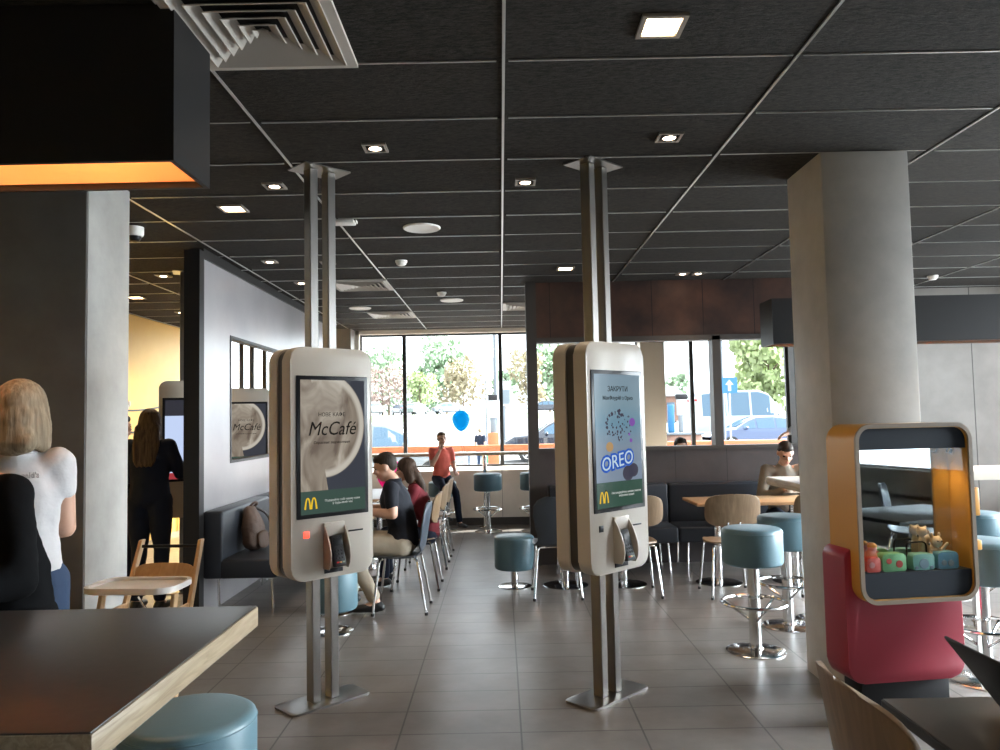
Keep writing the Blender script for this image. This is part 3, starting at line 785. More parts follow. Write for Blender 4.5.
# ------------------------------------------------------------------ chairs (sitter faces local -y)
def sheet(bm, grid, th):
    """thick sheet from a grid of points"""
    nu, nv = len(grid), len(grid[0])
    me = bpy.data.meshes.new('s'); vs = [p for row in grid for p in row]
    fs = [(i*nv+j, i*nv+j+1, (i+1)*nv+j+1, (i+1)*nv+j) for i in range(nu-1) for j in range(nv-1)]
    me.from_pydata([tuple(v) for v in vs], [], fs); me.update()
    o = bpy.data.objects.new('s', me); COL.objects.link(o)
    m = o.modifiers.new('t', 'SOLIDIFY'); m.thickness = th; m.offset = 0
    m = o.modifiers.new('b', 'BEVEL'); m.width = th*.3; m.segments = 2; m.limit_method = 'ANGLE'; m.angle_limit = R(60)
    dg = bpy.context.evaluated_depsgraph_get(); dg.update()
    out = bpy.data.meshes.new_from_object(o.evaluated_get(dg), depsgraph=dg)
    bpy.data.objects.remove(o); bpy.data.meshes.remove(me)
    bm.from_mesh(out); bpy.data.meshes.remove(out)
def superwidth(t, w, p=3.8):
    """half width of a rounded panel at t in -1..1"""
    return w*(1-abs(t)**p)**(1/p)
def back_panel(bm, w, z0, z1, y0, lean, curve, th=.013, wtop=1.0, nu=22, nv=18):
    g = []
    for j in range(nu+1):
        t = -.998 + 1.996*j/nu; t = math.sin(t*math.pi/2); hw = superwidth(t, w)*(1 + (wtop-1)*(t*.5+.5))
        z = (z0+z1)/2 + t*(z1-z0)/2; row = []
        for i in range(nv+1):
            u = -1+2*i/nv; x = u*hw
            row.append(Vector((x, y0 + lean*(z-z0) - curve*(x/w)**2, z)))
        g.append(row)
    sheet(bm, g, th)
def wood_chair(loc, rz, label, first=None, shellcol=None, group='wooden cafe chairs'):
    if first: return dup(first, loc, rz, label, group)
    t = thing('cafe_chair', label, 'chair', loc, rz, group)
    if shellcol is None:
        bm = B(); back_panel(bm, .235, .605, .875, .205, .16, .05); obj('backrest', bm, 'chair_ply', t, 50)
        bm = B(); g = []
        for j in range(17):
            q = math.sin((-.998+1.996*j/16)*math.pi/2); hw = superwidth(q, .20, 3); g.append([Vector((hw*(-1+2*i/12), q*.205, .452 + .010*abs(q)**2 + .006*(-1+2*i/12)**2 - (.012 if q < -.8 else 0))) for i in range(13)])
        sheet(bm, g, .013); obj('seat', bm, 'chair_ply', t, 50)
        bm = B()
        for s in (-1, 1): tube(bm, bend([(s*.055, .02, .440), (s*.055, .17, .440), (s*.05, .212, .64)], .05), .010, 8)
        obj('back_support', bm, 'chrome', t)
    else:
        bm = B(); g = []
        prof = [(-.215, .438), (-.19, .452), (-.10, .448), (0, .444), (.09, .446), (.15, .458), (.185, .49), (.205, .54), (.22, .62), (.235, .72), (.25, .80), (.258, .85), (.26, .878)]
        for j, (y_, z_) in enumerate(prof):
            hw = [.13, .185, .20, .205, .20, .185, .165, .165, .185, .20, .195, .16, .09][j]
            g.append([Vector((hw*(-1+2*i/12), y_ - (.035 if z_ > .5 else 0)*(-1+2*i/12)**2, z_ + (.012 if z_ < .5 else 0)*(-1+2*i/12)**2)) for i in range(13)])
        sheet(bm, g, .014); obj('seat_shell', bm, shellcol, t, 60)
    bm = B()
    tube(bm, [(-.15, -.13, .436), (.15, -.13, .436)], .009, 8); tube(bm, [(-.15, .13, .436), (.15, .13, .436)], .009, 8)
    obj('under_frame', bm, 'chrome', t)
    for sx in (-1, 1):
        for sy in (-1, 1):
            bm = B(); tube(bm, bend([(sx*.10, sy*.13, .436), (sx*.165, sy*.150, .436), (sx*.205, sy*(.205 if sy < 0 else .225), .008)], .045), .0105, 10)
            lg = obj('leg', bm, 'chrome', t)
            bm = B(); tube(bm, [(sx*.2045, sy*(.2045 if sy < 0 else .2245), .022), (sx*.205, sy*(.205 if sy < 0 else .225), 0)], .0135, 8); obj('foot_cap', bm, 'rubber', lg)
    return t
k0 = wood_chair((1.95, 6.82, 0), 180, 'wooden chair with oval back in front of the clear blue bar stool’s seat')
k0['label'] = 'oval-backed wooden chair at the oak table, seen behind the clear blue bar stool'
wood_chair((2.72, 6.85, 0), 180, 'oval-backed wooden chair showing beside the right pillar, behind the second bar stool', k0)
wood_chair((1.14, 6.9, 0), 180, 'oval-backed wooden chair peeking out right of the right kiosk', k0)
wood_chair((1.04, 1.86, 0), 90, 'wooden chair pulled up to the black table in the front corner', k0).scale = (1.06, 1.06, 1.055)
wood_chair((-.82, 7.35, 0), -90, 'wooden chair where the girl in dark red sits', k0)
wood_chair((-.82, 8.35, 0), -90, 'empty wooden chair beyond the girl in dark red', k0)
wood_chair((-.82, 9.1, 0), -90, 'last empty wooden chair of the aisle row, before the window bay', k0)
g0 = wood_chair((-.85, 6.48, 0), -90, 'dark grey shell chair under the man in black polo', None, 'grey_shell', 'dark shell chairs')
wood_chair((.46, 6.9, 0), 180, 'dark shell chair beside the left edge of the right kiosk', g0, None, 'dark shell chairs')
for (x, y, a), lb in (((4.55, 1.35, 140), 'dark shell chair right of the camera, seen in the display mirror'),):
    wood_chair((x, y, 0), a, lb, g0, None, 'dark shell chairs')

# ------------------------------------------------------------------ tables
def table(name, label, x0, x1, y0, y1, z, th, top, edge, cols, group=None, base='disc'):
    t = thing(name, label, 'table', ((x0+x1)/2, (y0+y1)/2, 0), 0, group)
    w, d = (x1-x0)/2, (y1-y0)/2
    bm = B(); box(bm, -w+.004, w-.004, -d+.004, d-.004, z-.004, z, .001); tp = obj('table_top', bm, top, t)
    bm = B(); box(bm, -w, w, -d, d, z-th, z-.003, .003); obj('edge_board', bm, edge, tp)
    for cx, cy in cols:
        bm = B(); lathe(bm, [(.034, .012), (.034, z-th)], 20, cx-(x0+x1)/2, cy-(y0+y1)/2); obj('column', bm, 'chrome', t)
        bm = B(); lathe(bm, [(0, 0), (.21, 0), (.21, .006), (.19, .011), (.05, .018), (0, .02)], 32, cx-(x0+x1)/2, cy-(y0+y1)/2); obj('base', bm, 'chrome', t)
    return t
table('bar_table', 'big dark-topped bar table with thick oak edge in the front left corner', -2.60, -.68, 1.30, 2.172, 1.05, .056, 'dark_top', 'oak_edge', [(-1.2, 1.74), (-2.3, 1.74)])
table('cafe_table', 'black square table in the front right corner under the laptop', 1.045, 1.95, 1.15, 2.215, .75, .03, 'dark_top', 'black_plastic', [(1.5, 1.65)])
table('bar_table', 'white-topped bar table end beside the right pillar', 2.10, 2.62, 5.45, 6.2, 1.05, .06, 'white_top', 'oak_pale', [(2.4, 5.9)])
table('counter_table', 'white counter on the far right behind the toy display', 3.3, 5.3, 6.3, 6.95, 1.05, .07, 'white_top', 'cream_trim', [(3.7, 6.6), (4.9, 6.6)])
table('cafe_table', 'oak table before the wall bench where the man in beige sits', 1.74, 2.95, 6.98, 7.56, .76, .028, 'oak', 'oak', [(1.99, 7.27), (2.7, 7.27)], 'tables along the wall bench')
table('cafe_table', 'oak table hidden behind the right kiosk, at the dark shell chair', .34, .80, 7.05, 7.56, .76, .028, 'oak', 'oak', [(.57, 7.28)], 'tables along the wall bench')
table('cafe_table', 'oak table behind the right kiosk, second from the partition end', .90, 1.34, 7.05, 7.56, .76, .028, 'oak', 'oak', [(1.11, 7.28)], 'tables along the wall bench')
table('cafe_table', 'grey table in front of the man in black polo', -1.72, -1.10, 6.15, 6.80, .75, .028, 'grey_top', 'oak', [(-1.42, 6.48)], 'tables along the partition bench')
table('cafe_table', 'grey table in front of the girl in dark red', -1.72, -1.10, 7.05, 7.7, .75, .028, 'grey_top', 'oak', [(-1.42, 7.37)], 'tables along the partition bench')
table('cafe_table', 'grey table in front of the empty wooden chairs', -1.72, -1.10, 8.05, 9.3, .75, .028, 'grey_top', 'oak', [(-1.42, 8.4), (-1.42, 9.0)], 'tables along the partition bench')
table('cafe_table', 'dark table right of the camera, seen in the display mirror', 3.3, 4.3, 1.75, 2.55, .75, .03, 'dark_top', 'black_plastic', [(3.8, 2.15)])
# window counter: an oak board on steel posts
t = thing('window_counter', 'long wooden counter board along the street windows', 'counter', (.2, 11.26, .02))
bm = B(); box(bm, -2.45, 3.4, -.17, .17, 1.015, 1.055, .004); obj('counter_board', bm, 'oak_pale', t)
for x in (-2.2, -.45, 1.3, 3.0):
    bm = B(); lathe(bm, [(.03, -.01), (.03, 1.015)], 16, x, .05); obj('post', bm, 'chrome', t)
    bm = B(); lathe(bm, [(0, -.02), (.09, -.02), (.09, -.012), (0, -.008)], 20, x, .05); obj('floor_flange', bm, 'chrome', t)

# ------------------------------------------------------------------ upholstered benches
def bench(loc, rz, w, label, group, first=None):
    """back against local +y"""
    if first: return dup(first, loc, rz, label, group)
    t = thing('bench', label, 'bench', loc, rz, group)
    bm = B(); box(bm, -w/2+.003, w/2-.003, -.31, .16, .30, .455, .025, 3); obj('seat', bm, 'bench_vinyl', t, 50)
    bm = B(); box(bm, -w/2+.003, w/2-.003, .13, .295, .30, .845, .025, 3); obj('backrest', bm, 'bench_vinyl', t, 50)
    for sx in (-1, 1):
        for y_ in (-.24, .2):
            bm = B(); tube(bm, [(sx*(w/2-.10), y_, .31), (sx*(w/2-.085), y_-.015, 0)], .0115, 8); obj('leg', bm, 'chrome', t)
    return t
sb = bench((-2.148, 7.0, 0), 90, 1.30, 'black upholstered bench against the grey partition, with the backpack', 'benches along the grey partition')
bench((-2.148, 8.3, 0), 90, 1.3, 'second bench along the grey partition, beside the girl in dark red', 'benches along the grey partition', sb)
bench((-2.148, 9.6, 0), 90, 1.3, 'last bench along the grey partition, nearest the windows', 'benches along the grey partition', sb)
wb = bench((1.10, 7.975, 0), 0, 1.25, 'dark wall bench behind the right kiosk', 'benches under the brown partition')
bench((2.35, 7.975, 0), 0, 1.25, 'dark wall bench where the man in beige sits', 'benches under the brown partition', wb)

# ------------------------------------------------------------------ wooden high chair
t = thing('high_chair', 'wooden baby high chair with white tray beside the left pillar', 'high chair', (-1.855, 4.10, 0), -3)
for sx in (-1, 1):
    bm = B(); vs = box(bm, sx*.165-.011, sx*.165+.011, -.022, .022, 0, .92, .005)
    for v in bm.verts: v.co.y += .25 + (v.co.z-.92)*.48; v.co.x += sx*.03*(1-v.co.z)
    obj('upright', bm, 'beech', t)
    bm = B(); box(bm, sx*.185-.011, sx*.185+.011, -.022, .022, 0, .70, .005)
    for v in bm.verts: v.co.y += -.30 + v.co.z*.52*.55; v.co.x += sx*.012*(1-v.co.z)
    obj('front_leg', bm, 'beech', t)
    bm = B(); box(bm, sx*.172-.009, sx*.172+.009, -.18, .09, .57, .61, .004); obj('side_rail', bm, 'beech', t)
bm = B(); tube(bm, [(-.165, .233, .885), (.165, .233, .885)], .009, 10); obj('steel_crossbar', bm, 'black_plastic', t)
bm = B(); back_panel(bm, .162, .69, .80, .138, .48, -.0, .012, nu=14); obj('backrest', bm, 'beech', t, 50)
bm = B(); box(bm, -.165, .165, -.12, .08, .53, .545, .005); obj('seat', bm, 'beech', t)
bm = B(); tube(bm, [(-.19, -.22, .16), (.19, -.22, .16)], .010, 8); tube(bm, [(-.15, .18, .62), (.12, -.06, .45)], .006, 8); obj('stretcher', bm, 'chrome', t)
bm = B()
prism(bm, [(x, y-.10) for x, y in rrect(.45, .28, .07, 6)], .722, .740, 'Z', .006)
ring_prism(bm, [(x, y-.10) for x, y in rrect(.47, .30, .08, 6)], [(x, y-.10) for x, y in rrect(.43, .26, .06, 6)], .728, .756, 'Z')
obj('tray', bm, 'white_plastic', t)

# ------------------------------------------------------------------ toy display cabinet on red stand
dx, dy, drz = 2.0, 3.955, 8
t = thing('toy_display', 'rounded yellow toy display cabinet on a red stand before the right pillar', 'display cabinet', (dx, dy, 0), drz)
fw, fh, fz = .62, .865, 1.055
out = [(x, z+fz) for x, z in rrect(fw, fh, .085, 8)]; inn = [(x, z+fz) for x, z in rrect(fw-.040, fh-.040, .066, 8)]
bm = B(); ring_prism(bm, out, inn, -.138, .11, 'Y'); obj('cabinet_shell', bm, 'yellow_laminate', t)
bm = B(); ring_prism(bm, [(x, z+fz) for x, z in rrect(fw+.004, fh+.004, .086, 8)], [(x, z+fz) for x, z in rrect(fw-.036, fh-.036, .066, 8)], -.148, -.136, 'Y'); obj('plywood_rim', bm, 'ply_edge', t)
iw = fw-.04; zt, zb = fz+fh/2-.02, fz-fh/2+.02
head = [p for p in inn if p[1] > zt-.115]; 
hp = [(-iw/2+.001, zt-.105), (iw/2-.001, zt-.105)] + [(x*.996, z-.001) for x, z in inn if z > zt-.07]
bm = B(); prism(bm, hp, -.128, -.118, 'Y'); obj('header_panel', bm, 'navy_panel', t)
bp = [(iw/2-.001, zb+.125), (-iw/2+.001, zb+.125)] + [(x*.996, z+.001) for x, z in inn if z < zb+.07][len([1 for x, z in inn if z < zb+.07])//2:] + [(x*.996, z+.001) for x, z in inn if z < zb+.07][:len([1 for x, z in inn if z < zb+.07])//2]
bm = B(); prism(bm, bp, -.128, -.118, 'Y'); obj('bottom_panel', bm, 'navy_panel', t)
bm = B(); box(bm, -iw/2+.002, iw/2-.002, -.118, .088, zb+.112, zb+.125); obj('shelf', bm, 'navy_panel', t)
bm = B(); box(bm, -iw/2+.004, iw/2-.004, -.006, .002, zb+.125, zt-.03); obj('mirror_back', bm, 'mirror', t)
bm = B(); box(bm, -iw/2+.003, iw/2-.003, -.126, -.122, zb+.125, zt-.104); obj('front_pane', bm, 'window_glass', t)
bm = B(); vs = lathe(bm, [(0, .012), (.018, .012), (.02, -.012), (.016, -.014), (0, -.012)], 16); rot(bm, vs, Matrix.Translation((iw/2-.03, -.06, zt-.125)) @ Matrix.Rotation(R(25), 4, 'Y')); sp_ = obj('spot_lamp', bm, 'chrome', t)
l = bpy.data.lights.new('cabinet_spot', 'SPOT'); l.energy = 4; l.color = (1, .68, .35); l.spot_size = R(130); l.spot_blend = 1; l.shadow_soft_size = .02
lo = bpy.data.objects.new('cabinet_spot', l); COL.objects.link(lo)
lo.matrix_world = Matrix.Translation((dx, dy, 0)) @ Matrix.Rotation(R(drz), 4, 'Z') @ Matrix.Translation((iw/2-.04, -.06, zt-.15)) @ Matrix.Rotation(R(30), 4, 'Y')
# red stand: broad front slab with a rounded arm on the left
arm = []
def arc(cx, cz, r, a0, a1, n=7): return [(cx+r*math.cos(R(a0+(a1-a0)*i/n)), cz+r*math.sin(R(a0+(a1-a0)*i/n))) for i in range(n+1)]
xl, xr, zlo = -.345, .28, .225
pts = arc(xl+.08, zlo+.08, .08, 180, 270) + arc(xr-.08, zlo+.08, .08, 270, 360) + [(xr, .66), (xl+.15, .66)] + arc(xl+.15, .71, .05, 270, 180, 5) + arc(xl+.05, .83, .05, 0, 180, 9)
bm = B(); prism(bm, pts, -.065, .13, 'Y', .008); obj('red_stand', bm, 'red_panel', t)
bm = B(); box(bm, -.26, .21, -.03, .12, 0, .235, .003); obj('plinth', bm, 'black_plastic', t)
for z0_, z1_ in ((1.02, 1.16), (.85, .90)):
    bm = B(); box(bm, fw/2-.005, fw/2+.068, -.10, .0, z0_, z1_, .006); obj('side_bracket', bm, 'yellow_laminate', t)
# toys on its shelf
zs = zb+.1255
DM = Matrix.Translation((dx, dy, 0)) @ Matrix.Rotation(R(drz), 4, 'Z')
plain('toy_green', (.20, .48, .22), .45); plain('toy_teal', (.22, .50, .45), .45); plain('toy_blue', (.14, .38, .58), .45); plain('toy_red', (.60, .07, .05), .45); plain('toy_cream', (.68, .55, .42), .5); plain('toy_grey', (.25, .35, .42), .5); plain('toy_pink', (.62, .25, .25), .5)
def toy_loc(x, y): return tuple(DM @ Vector((x, y, zs)))
def toy_case(x, w, h, col, spots, spotcol, label, handle):
    t = thing('toy_case', label, 'toy', toy_loc(x, -.075), drz, 'small coloured toy cases on the display shelf')
    bm = B(); pts = [(u, v+h/2) for u, v in rrect(w, h, h*.22, 5, .008)]; prism(bm, pts, -.030, .030, 'Y', .006); obj('case', bm, col, t)
    for a, b, r_ in spots:
        bm = B(); bm.faces.ensure_lookup_table() if False else None
        vs = lathe(bm, [(0, -.002), (r_, -.002), (r_*.95, .002), (0, .003)], 16); rot(bm, vs, Matrix.Translation((a, -.031, b)) @ Matrix.Rotation(R(90), 4, 'X')); obj('spot_decal', bm, spotcol, t)
    if handle:
        bm = B(); tube(bm, bend([(-w*.48, .02, 0), (-w*.48, .02, h+.05), (w*.45, .02, h+.05), (w*.45, .02, h*.6)], .025), .0045, 8); obj('handle', bm, 'black_plastic', t)
    return t
toy_case(-.215, .075, .072, 'toy_red', [(-.01, .035, .015)], 'toy_pink', 'red toy case at the left end of the display shelf', False)
toy_case(-.105, .125, .085, 'toy_green', [(-.03, .05, .014), (.025, .035, .018)], 'toy_red', 'green toy case with red spots on the display shelf', False)
toy_case(.052, .115, .078, 'toy_teal', [(0, .03, .026), (-.04, .012, .009), (.04, .012, .009)], 'toy_grey', 'pale teal toy case under a black wire handle', True)
toy_case(.185, .11, .082, 'toy_blue', [(-.025, .03, .014), (.012, .028, .016)], 'toy_grey', 'blue toy case at the right end of the display shelf', False)
t = thing('toy_figure', 'small cream animal figure sitting at the back of the display shelf', 'toy', toy_loc(.165, -.045), drz)
bm = B(); ball(bm, (0, 0, .05), (.035, .03, .05)); ball(bm, (0, -.004, .125), (.030, .028, .028)); ball(bm, (-.02, 0, .158), (.008, .006, .016)); ball(bm, (.02, 0, .158), (.008, .006, .016))
chain(bm, [((.03, 0, .08), .010), ((.055, -.01, .115), .008)]); chain(bm, [((-.03, 0, .08), .010), ((-.045, -.02, .06), .008)]); ball(bm, (-.015, -.03, .012), (.012, .018, .012)); ball(bm, (.015, -.03, .012), (.012, .018, .012))
bd = fuse('body', bm, 'toy_cream', t, .004, 3)
for s in (-1, 1):
    bm = B(); sphere(bm, (s*.011, -.030, .130), .004, 8, 6); obj('eye', bm, 'eye_dark', bd)
t = thing('toy_figure', 'tiny brown round toy animal perched left of the cream animal figure', 'toy', toy_loc(.10, -.034), drz)
bm = B(); ball(bm, (0, 0, .08), (.02, .02, .08)); ball(bm, (0, 0, .175), (.026, .024, .024)); ball(bm, (-.018, 0, .197), .008); ball(bm, (.018, 0, .197), .008); fuse('body', bm, 'toy_cream', t, .004, 3)
t = thing('toy_figure', 'little yellow and red toy sitting behind the green toy case', 'toy', toy_loc(-.19, -.042), drz)
bm = B(); ball(bm, (0, 0, .05), (.04, .03, .05)); ball(bm, (.01, 0, .105), (.022, .02, .02)); ball(bm, (.06, 0, .07), (.035, .02, .015)); fuse('body', bm, 'toy_pink', t, .004, 3)
bm = B(); lathe(bm, [(.024, .112), (.022, .122), (.012, .132), (0, .134)], 14, .01, 0); obj('cap', bm, 'yellow_laminate', t)

# ------------------------------------------------------------------ laptop on the front right table
t = thing('laptop', 'dark open laptop standing on the black table, its lid leaning left', 'laptop', (1.31, 1.93, .75), 0)
bm = B(); box(bm, 0, .235, -.17, .17, 0, .014, .004); obj('keyboard_base', bm, 'black_plastic', t)
bm = B(); vs = box(bm, -.004, .004, -.17, .17, 0, .235, .003); rot(bm, vs, Matrix.Translation((0, 0, .012)) @ Matrix.Rotation(R(-37), 4, 'Y')); obj('lid', bm, 'black_plastic', t)

# ------------------------------------------------------------------ backpack on the bench
t = thing('backpack', 'brown backpack leaning on the black bench behind the left kiosk', 'backpack', (-2.17, 6.84, .457), 80)
bm = B(); chain(bm, [((0, 0, .07), (.15, .09, .08)), ((0, .02, .20), (.14, .085, .10)), ((.0, .05, .33), (.085, .055, .055))], 2); fuse('body', bm, 'brown_canvas', t, .012, 6, .02, .08)
bm = B(); chain(bm, [((0, -.085, .06), (.10, .03, .05)), ((0, -.075, .13), (.095, .03, .04))], 2); fuse('front_pocket', bm, 'brown_canvas', t, .010, 5)
bm = B(); tube(bm, bend([(-.02, .05, .36), (-.01, .0, .41), (.04, -.01, .40), (.05, .06, .34)], .03), .011, 8); obj('top_loop', bm, 'brown_canvas', t)
bm = B(); tube(bm, bend([(.04, .02, .36), (.12, -.06, .30), (.15, -.09, .16), (.16, -.02, .03)], .06), .012, 8); obj('strap', bm, 'dark_strap', t)
# ------------------------------------------------------------------ people
def V(*a): return Vector(a)
def stand():
    J = dict(pelvis=V(0, 0, .95), waist=V(0, 0, 1.09), chest=V(0, .01, 1.27), neck=V(0, .02, 1.44), head=V(0, -.005, 1.585))
    for s, k in ((1, 'L'), (-1, 'R')):
        J['sh'+k] = V(s*.165, .015, 1.385); J['el'+k] = V(s*.215, .04, 1.11); J['wr'+k] = V(s*.22, -.05, .87)
        J['hip'+k] = V(s*.085, 0, .92); J['kn'+k] = V(s*.095, -.02, .50); J['an'+k] = V(s*.10, .03, .085)
        J['toe'+k] = V(s*.115, -.13, .035); J['hd'+k] = V(0, -.25, -1)
    J['yaw'] = 0; J['pitch'] = 0
    return J
def sit(seat=.455, lean=.04):
    J = stand(); d = seat + .085 - .95
    for k in list(J):
        if isinstance(J[k], Vector) and k[:2] not in ('kn', 'an', 'to', 'hd'): J[k] = J[k] + V(0, 0, d)
    for k in ('chest', 'neck', 'head', 'shL', 'shR'): J[k].y -= lean*(J[k].z-seat)/.6
    for s, k in ((1, 'L'), (-1, 'R')):
        J['kn'+k] = V(s*.11, -.44, seat+.07); J['an'+k] = V(s*.11, -.43, seat+.07-.42); J['toe'+k] = V(s*.12, -.59, seat+.07-.47)
        J['el'+k] = V(s*.20, -.06-lean, seat+.24); J['wr'+k] = V(s*.13, -.32-lean, seat+.30); J['hd'+k] = V(-s*.2, -1, -.1)
    return J
def figure(t, J, s=1., shirt='white_shirt', sleeve='short', trousers='navy_cloth', shoe='shoe_black', hair='short', hairmat='dark_hair', face=True, logo=None, fat=1., voxel=.0085):
    S = lambda p: tuple(Vector(p)*s) if False else (p[0]*s, p[1]*s, p[2]*s)
    bm = B()
    head = Vector(J['head']); HM = Matrix.Translation(head) @ Matrix.Rotation(R(J['yaw']), 4, 'Z') @ Matrix.Rotation(R(J['pitch']), 4, 'X')
    hb = B()
    ball(hb, (0, .012, .02), (.073, .092, .092)); ball(hb, (0, -.022, -.035), (.056, .062, .068)); ball(hb, (0, -.045, -.085), (.030, .030, .024))
    chain(hb, [((0, -.080, .012), .010), ((0, -.098, -.018), .013)]); ball(hb, (-.012, -.088, -.022), .009); ball(hb, (.012, -.088, -.022), .009)
    for q in (-1, 1):
        ball(hb, (q*.074, .012, -.005), (.010, .018, .030)); ball(hb, (q*.036, -.062, -.025), (.020, .016, .018)); ball(hb, (q*.030, -.074, .028), (.024, .010, .008))
    ball(hb, (0, -.080, -.052), (.022, .010, .007)); ball(hb, (0, -.078, -.063), (.018, .010, .007))
    bmesh.ops.transform(hb, matrix=HM, verts=hb.verts)
    tm = bpy.data.meshes.new('h'); hb.to_mesh(tm); hb.free(); bm.from_mesh(tm); bpy.data.meshes.remove(tm)
    f = fat
    tor = [(J['pelvis'], (.150*f, .105*f, .10)), (J['waist'], (.125*f, .092*f, .10)), (J['chest'], (.150*f, .105*f, .11)), (J['chest'].lerp(J['neck'], .6), (.125, .075, .06))]
    chain(bm, tor, 2); chain(bm, [(J['chest'].lerp(J['neck'], .7), .062), (J['neck'], .052), (head + V(0, .015, -.05), .050)], 2)
    for k in 'LR':
        sg = 1 if k == 'L' else -1
        chain(bm, [(J['chest'].lerp(J['neck'], .55) + V(sg*.07, 0, 0), .062), (J['sh'+k], .056), (J['el'+k], .041), (J['el'+k].lerp(J['wr'+k], .3), .040), (J['wr'+k], .027)])
        h = Vector(J['hd'+k]).normalized(); side = h.cross(V(0, 0, 1)); side = side.normalized() if side.length > .1 else V(1, 0, 0); nrm = side.cross(h).normalized()
        wr = J['wr'+k]; pc = wr + h*.055
        chain(bm, [(wr, .026), (pc - h*.01, .028), (pc + side*.014 + h*.025, .017)]); chain(bm, [(pc - h*.01, .024), (pc - side*.016 + h*.022, .017)])
        for i, (o_, ln) in enumerate(((-.030, .058), (-.010, .072), (.011, .068), (.030, .052))):
            b0_ = pc + side*o_ + h*.03; b1_ = b0_ + h*ln*.5 - nrm*.006; b2_ = b1_ + h*ln*.42 - nrm*.022
            chain(bm, [(b0_, .0095), (b1_, .009), (b2_, .0078)])
        th = pc - side*sg*.030*(1 if h.z > -.5 else 1) - h*.02; chain(bm, [(th, .012), (th - side*sg*.028 + h*.03 - nrm*.008, .0105), (th - side*sg*.032 + h*.058 - nrm*.016, .009)])
        chain(bm, [(J['hip'+k], .082*f), (J['kn'+k].lerp(J['hip'+k], .5), .072*f), (J['kn'+k], .052), (J['kn'+k].lerp(J['an'+k], .3), .052), (J['an'+k], .036)])
        chain(bm, [(J['an'+k], .036), (J['an'+k].lerp(J['toe'+k], .4) - V(0, 0, .02), .034), (J['toe'+k], .026)])
    for v in bm.verts: v.co *= s
    body = fuse('body', bm, 'skin', t, voxel*max(s, .8), 4)
    # clothes
    bm = B(); e = 1.09
    chain(bm, [(J['pelvis'] + V(0, 0, -.01), (.163*f, .118*f, .09)), (J['waist'], (.142*f, .108*f, .10)), (J['chest'], (.163*f, .117*f, .11)), (J['chest'].lerp(J['neck'], .55), (.138, .092, .058)), (J['chest'].lerp(J['neck'], .72), (.09, .078, .05)), (J['chest'].lerp(J['neck'], .90), (.070, .068, .04))], 2)
    for k in 'LR':
        sg = 1 if k == 'L' else -1
        pts = [(J['chest'].lerp(J['neck'], .5) + V(sg*.07, 0, 0), .068), (J['sh'+k], .063)]
        if sleeve == 'short': pts += [(J['sh'+k].lerp(J['el'+k], .62), .056)]
        elif sleeve == 'cap': pts += [(J['sh'+k].lerp(J['el'+k], .40), .058)]
        else: pts += [(J['el'+k], .056), (J['el'+k].lerp(J['wr'+k], .93), .041)]
        chain(bm, pts)
    for v in bm.verts: v.co *= s
    sh = fuse('shirt' if sleeve != 'long' else 'jacket', bm, shirt, t, .012*max(s, .8), 5, .012, .09)
    if sleeve != 'long':
        bm = B(); c = J['neck'] - V(0, 0, .022); r_ = .060
        tube(bm, [((c.x + r_*math.cos(6.283*i/20))*s, (c.y + r_*1.0*math.sin(6.283*i/20))*s, (c.z - .018*math.sin(6.283*i/20)*-1)*s) for i in range(20)], .014*s, 8, True); obj('collar', bm, shirt, sh)
    bm = B(); chain(bm, [(J['pelvis'] + V(0, 0, -.02), (.158*f, .114*f, .085))]*2, 2)
    for k in 'LR': chain(bm, [(J['hip'+k], .094*f), (J['kn'+k].lerp(J['hip'+k], .5), .084*f), (J['kn'+k], .066), (J['kn'+k].lerp(J['an'+k], .9), .055)])
    for v in bm.verts: v.co *= s
    fuse('trousers', bm, trousers, t, .012*max(s, .8), 5, .010, .08)
    for k in 'LR':
        bm = B(); a = J['an'+k]; b = J['toe'+k]; d = (b-a); d.z = 0; d.normalize()
        chain(bm, [(V(a.x, a.y, b.z+.012) - d*.035, (.036, .036, .034)), (V(a.x, a.y, b.z+.03), (.040, .040, .045))]); chain(bm, [(V(a.x, a.y, b.z+.01), (.040, .040, .040)), (b, (.040, .040, .030)), (b + d*.035, (.032, .032, .024))])
        for v in bm.verts: v.co *= s
        fuse('shoe', bm, shoe, t, .008, 4)
    # hair
    bm = B()
    if hair == 'short':
        ball(bm, (0, .025, .042), (.081, .092, .085)); ball(bm, (0, .06, -.005), (.070, .055, .065)); ball(bm, (0, -.035, .082), (.062, .050, .038))
        for q in (-1, 1): ball(bm, (q*.066, .025, .015), (.016, .040, .045))
    elif hair == 'cropped':
        ball(bm, (0, .022, .036), (.077, .090, .083)); ball(bm, (0, .05, .0), (.068, .055, .06)); ball(bm, (0, -.03, .075), (.058, .045, .036))
    elif hair == 'bob':
        ball(bm, (0, .02, .035), (.092, .105, .098)); ball(bm, (0, .06, -.03), (.092, .072, .10)); ball(bm, (0, .075, -.09), (.090, .058, .085))
        for q in (-1, 1):
            chain(bm, [((q*.062, .02, .03), (.035, .06, .05)), ((q*.082, .025, -.06), (.030, .06, .06)), ((q*.088, .03, -.135), (.026, .052, .03))], 2)
        chain(bm, [((-.05, .10, -.12), (.045, .035, .045)), ((.05, .10, -.12), (.045, .035, .045))], 2)
    elif hair in ('long', 'tail'):
        ball(bm, (0, .02, .036), (.085, .100, .092)); ball(bm, (0, .06, -.02), (.082, .068, .09))
        for q in (-1, 1): chain(bm, [((q*.06, .02, .03), (.03, .055, .05)), ((q*.075, .04, -.09), (.028, .05, .06))], 2)
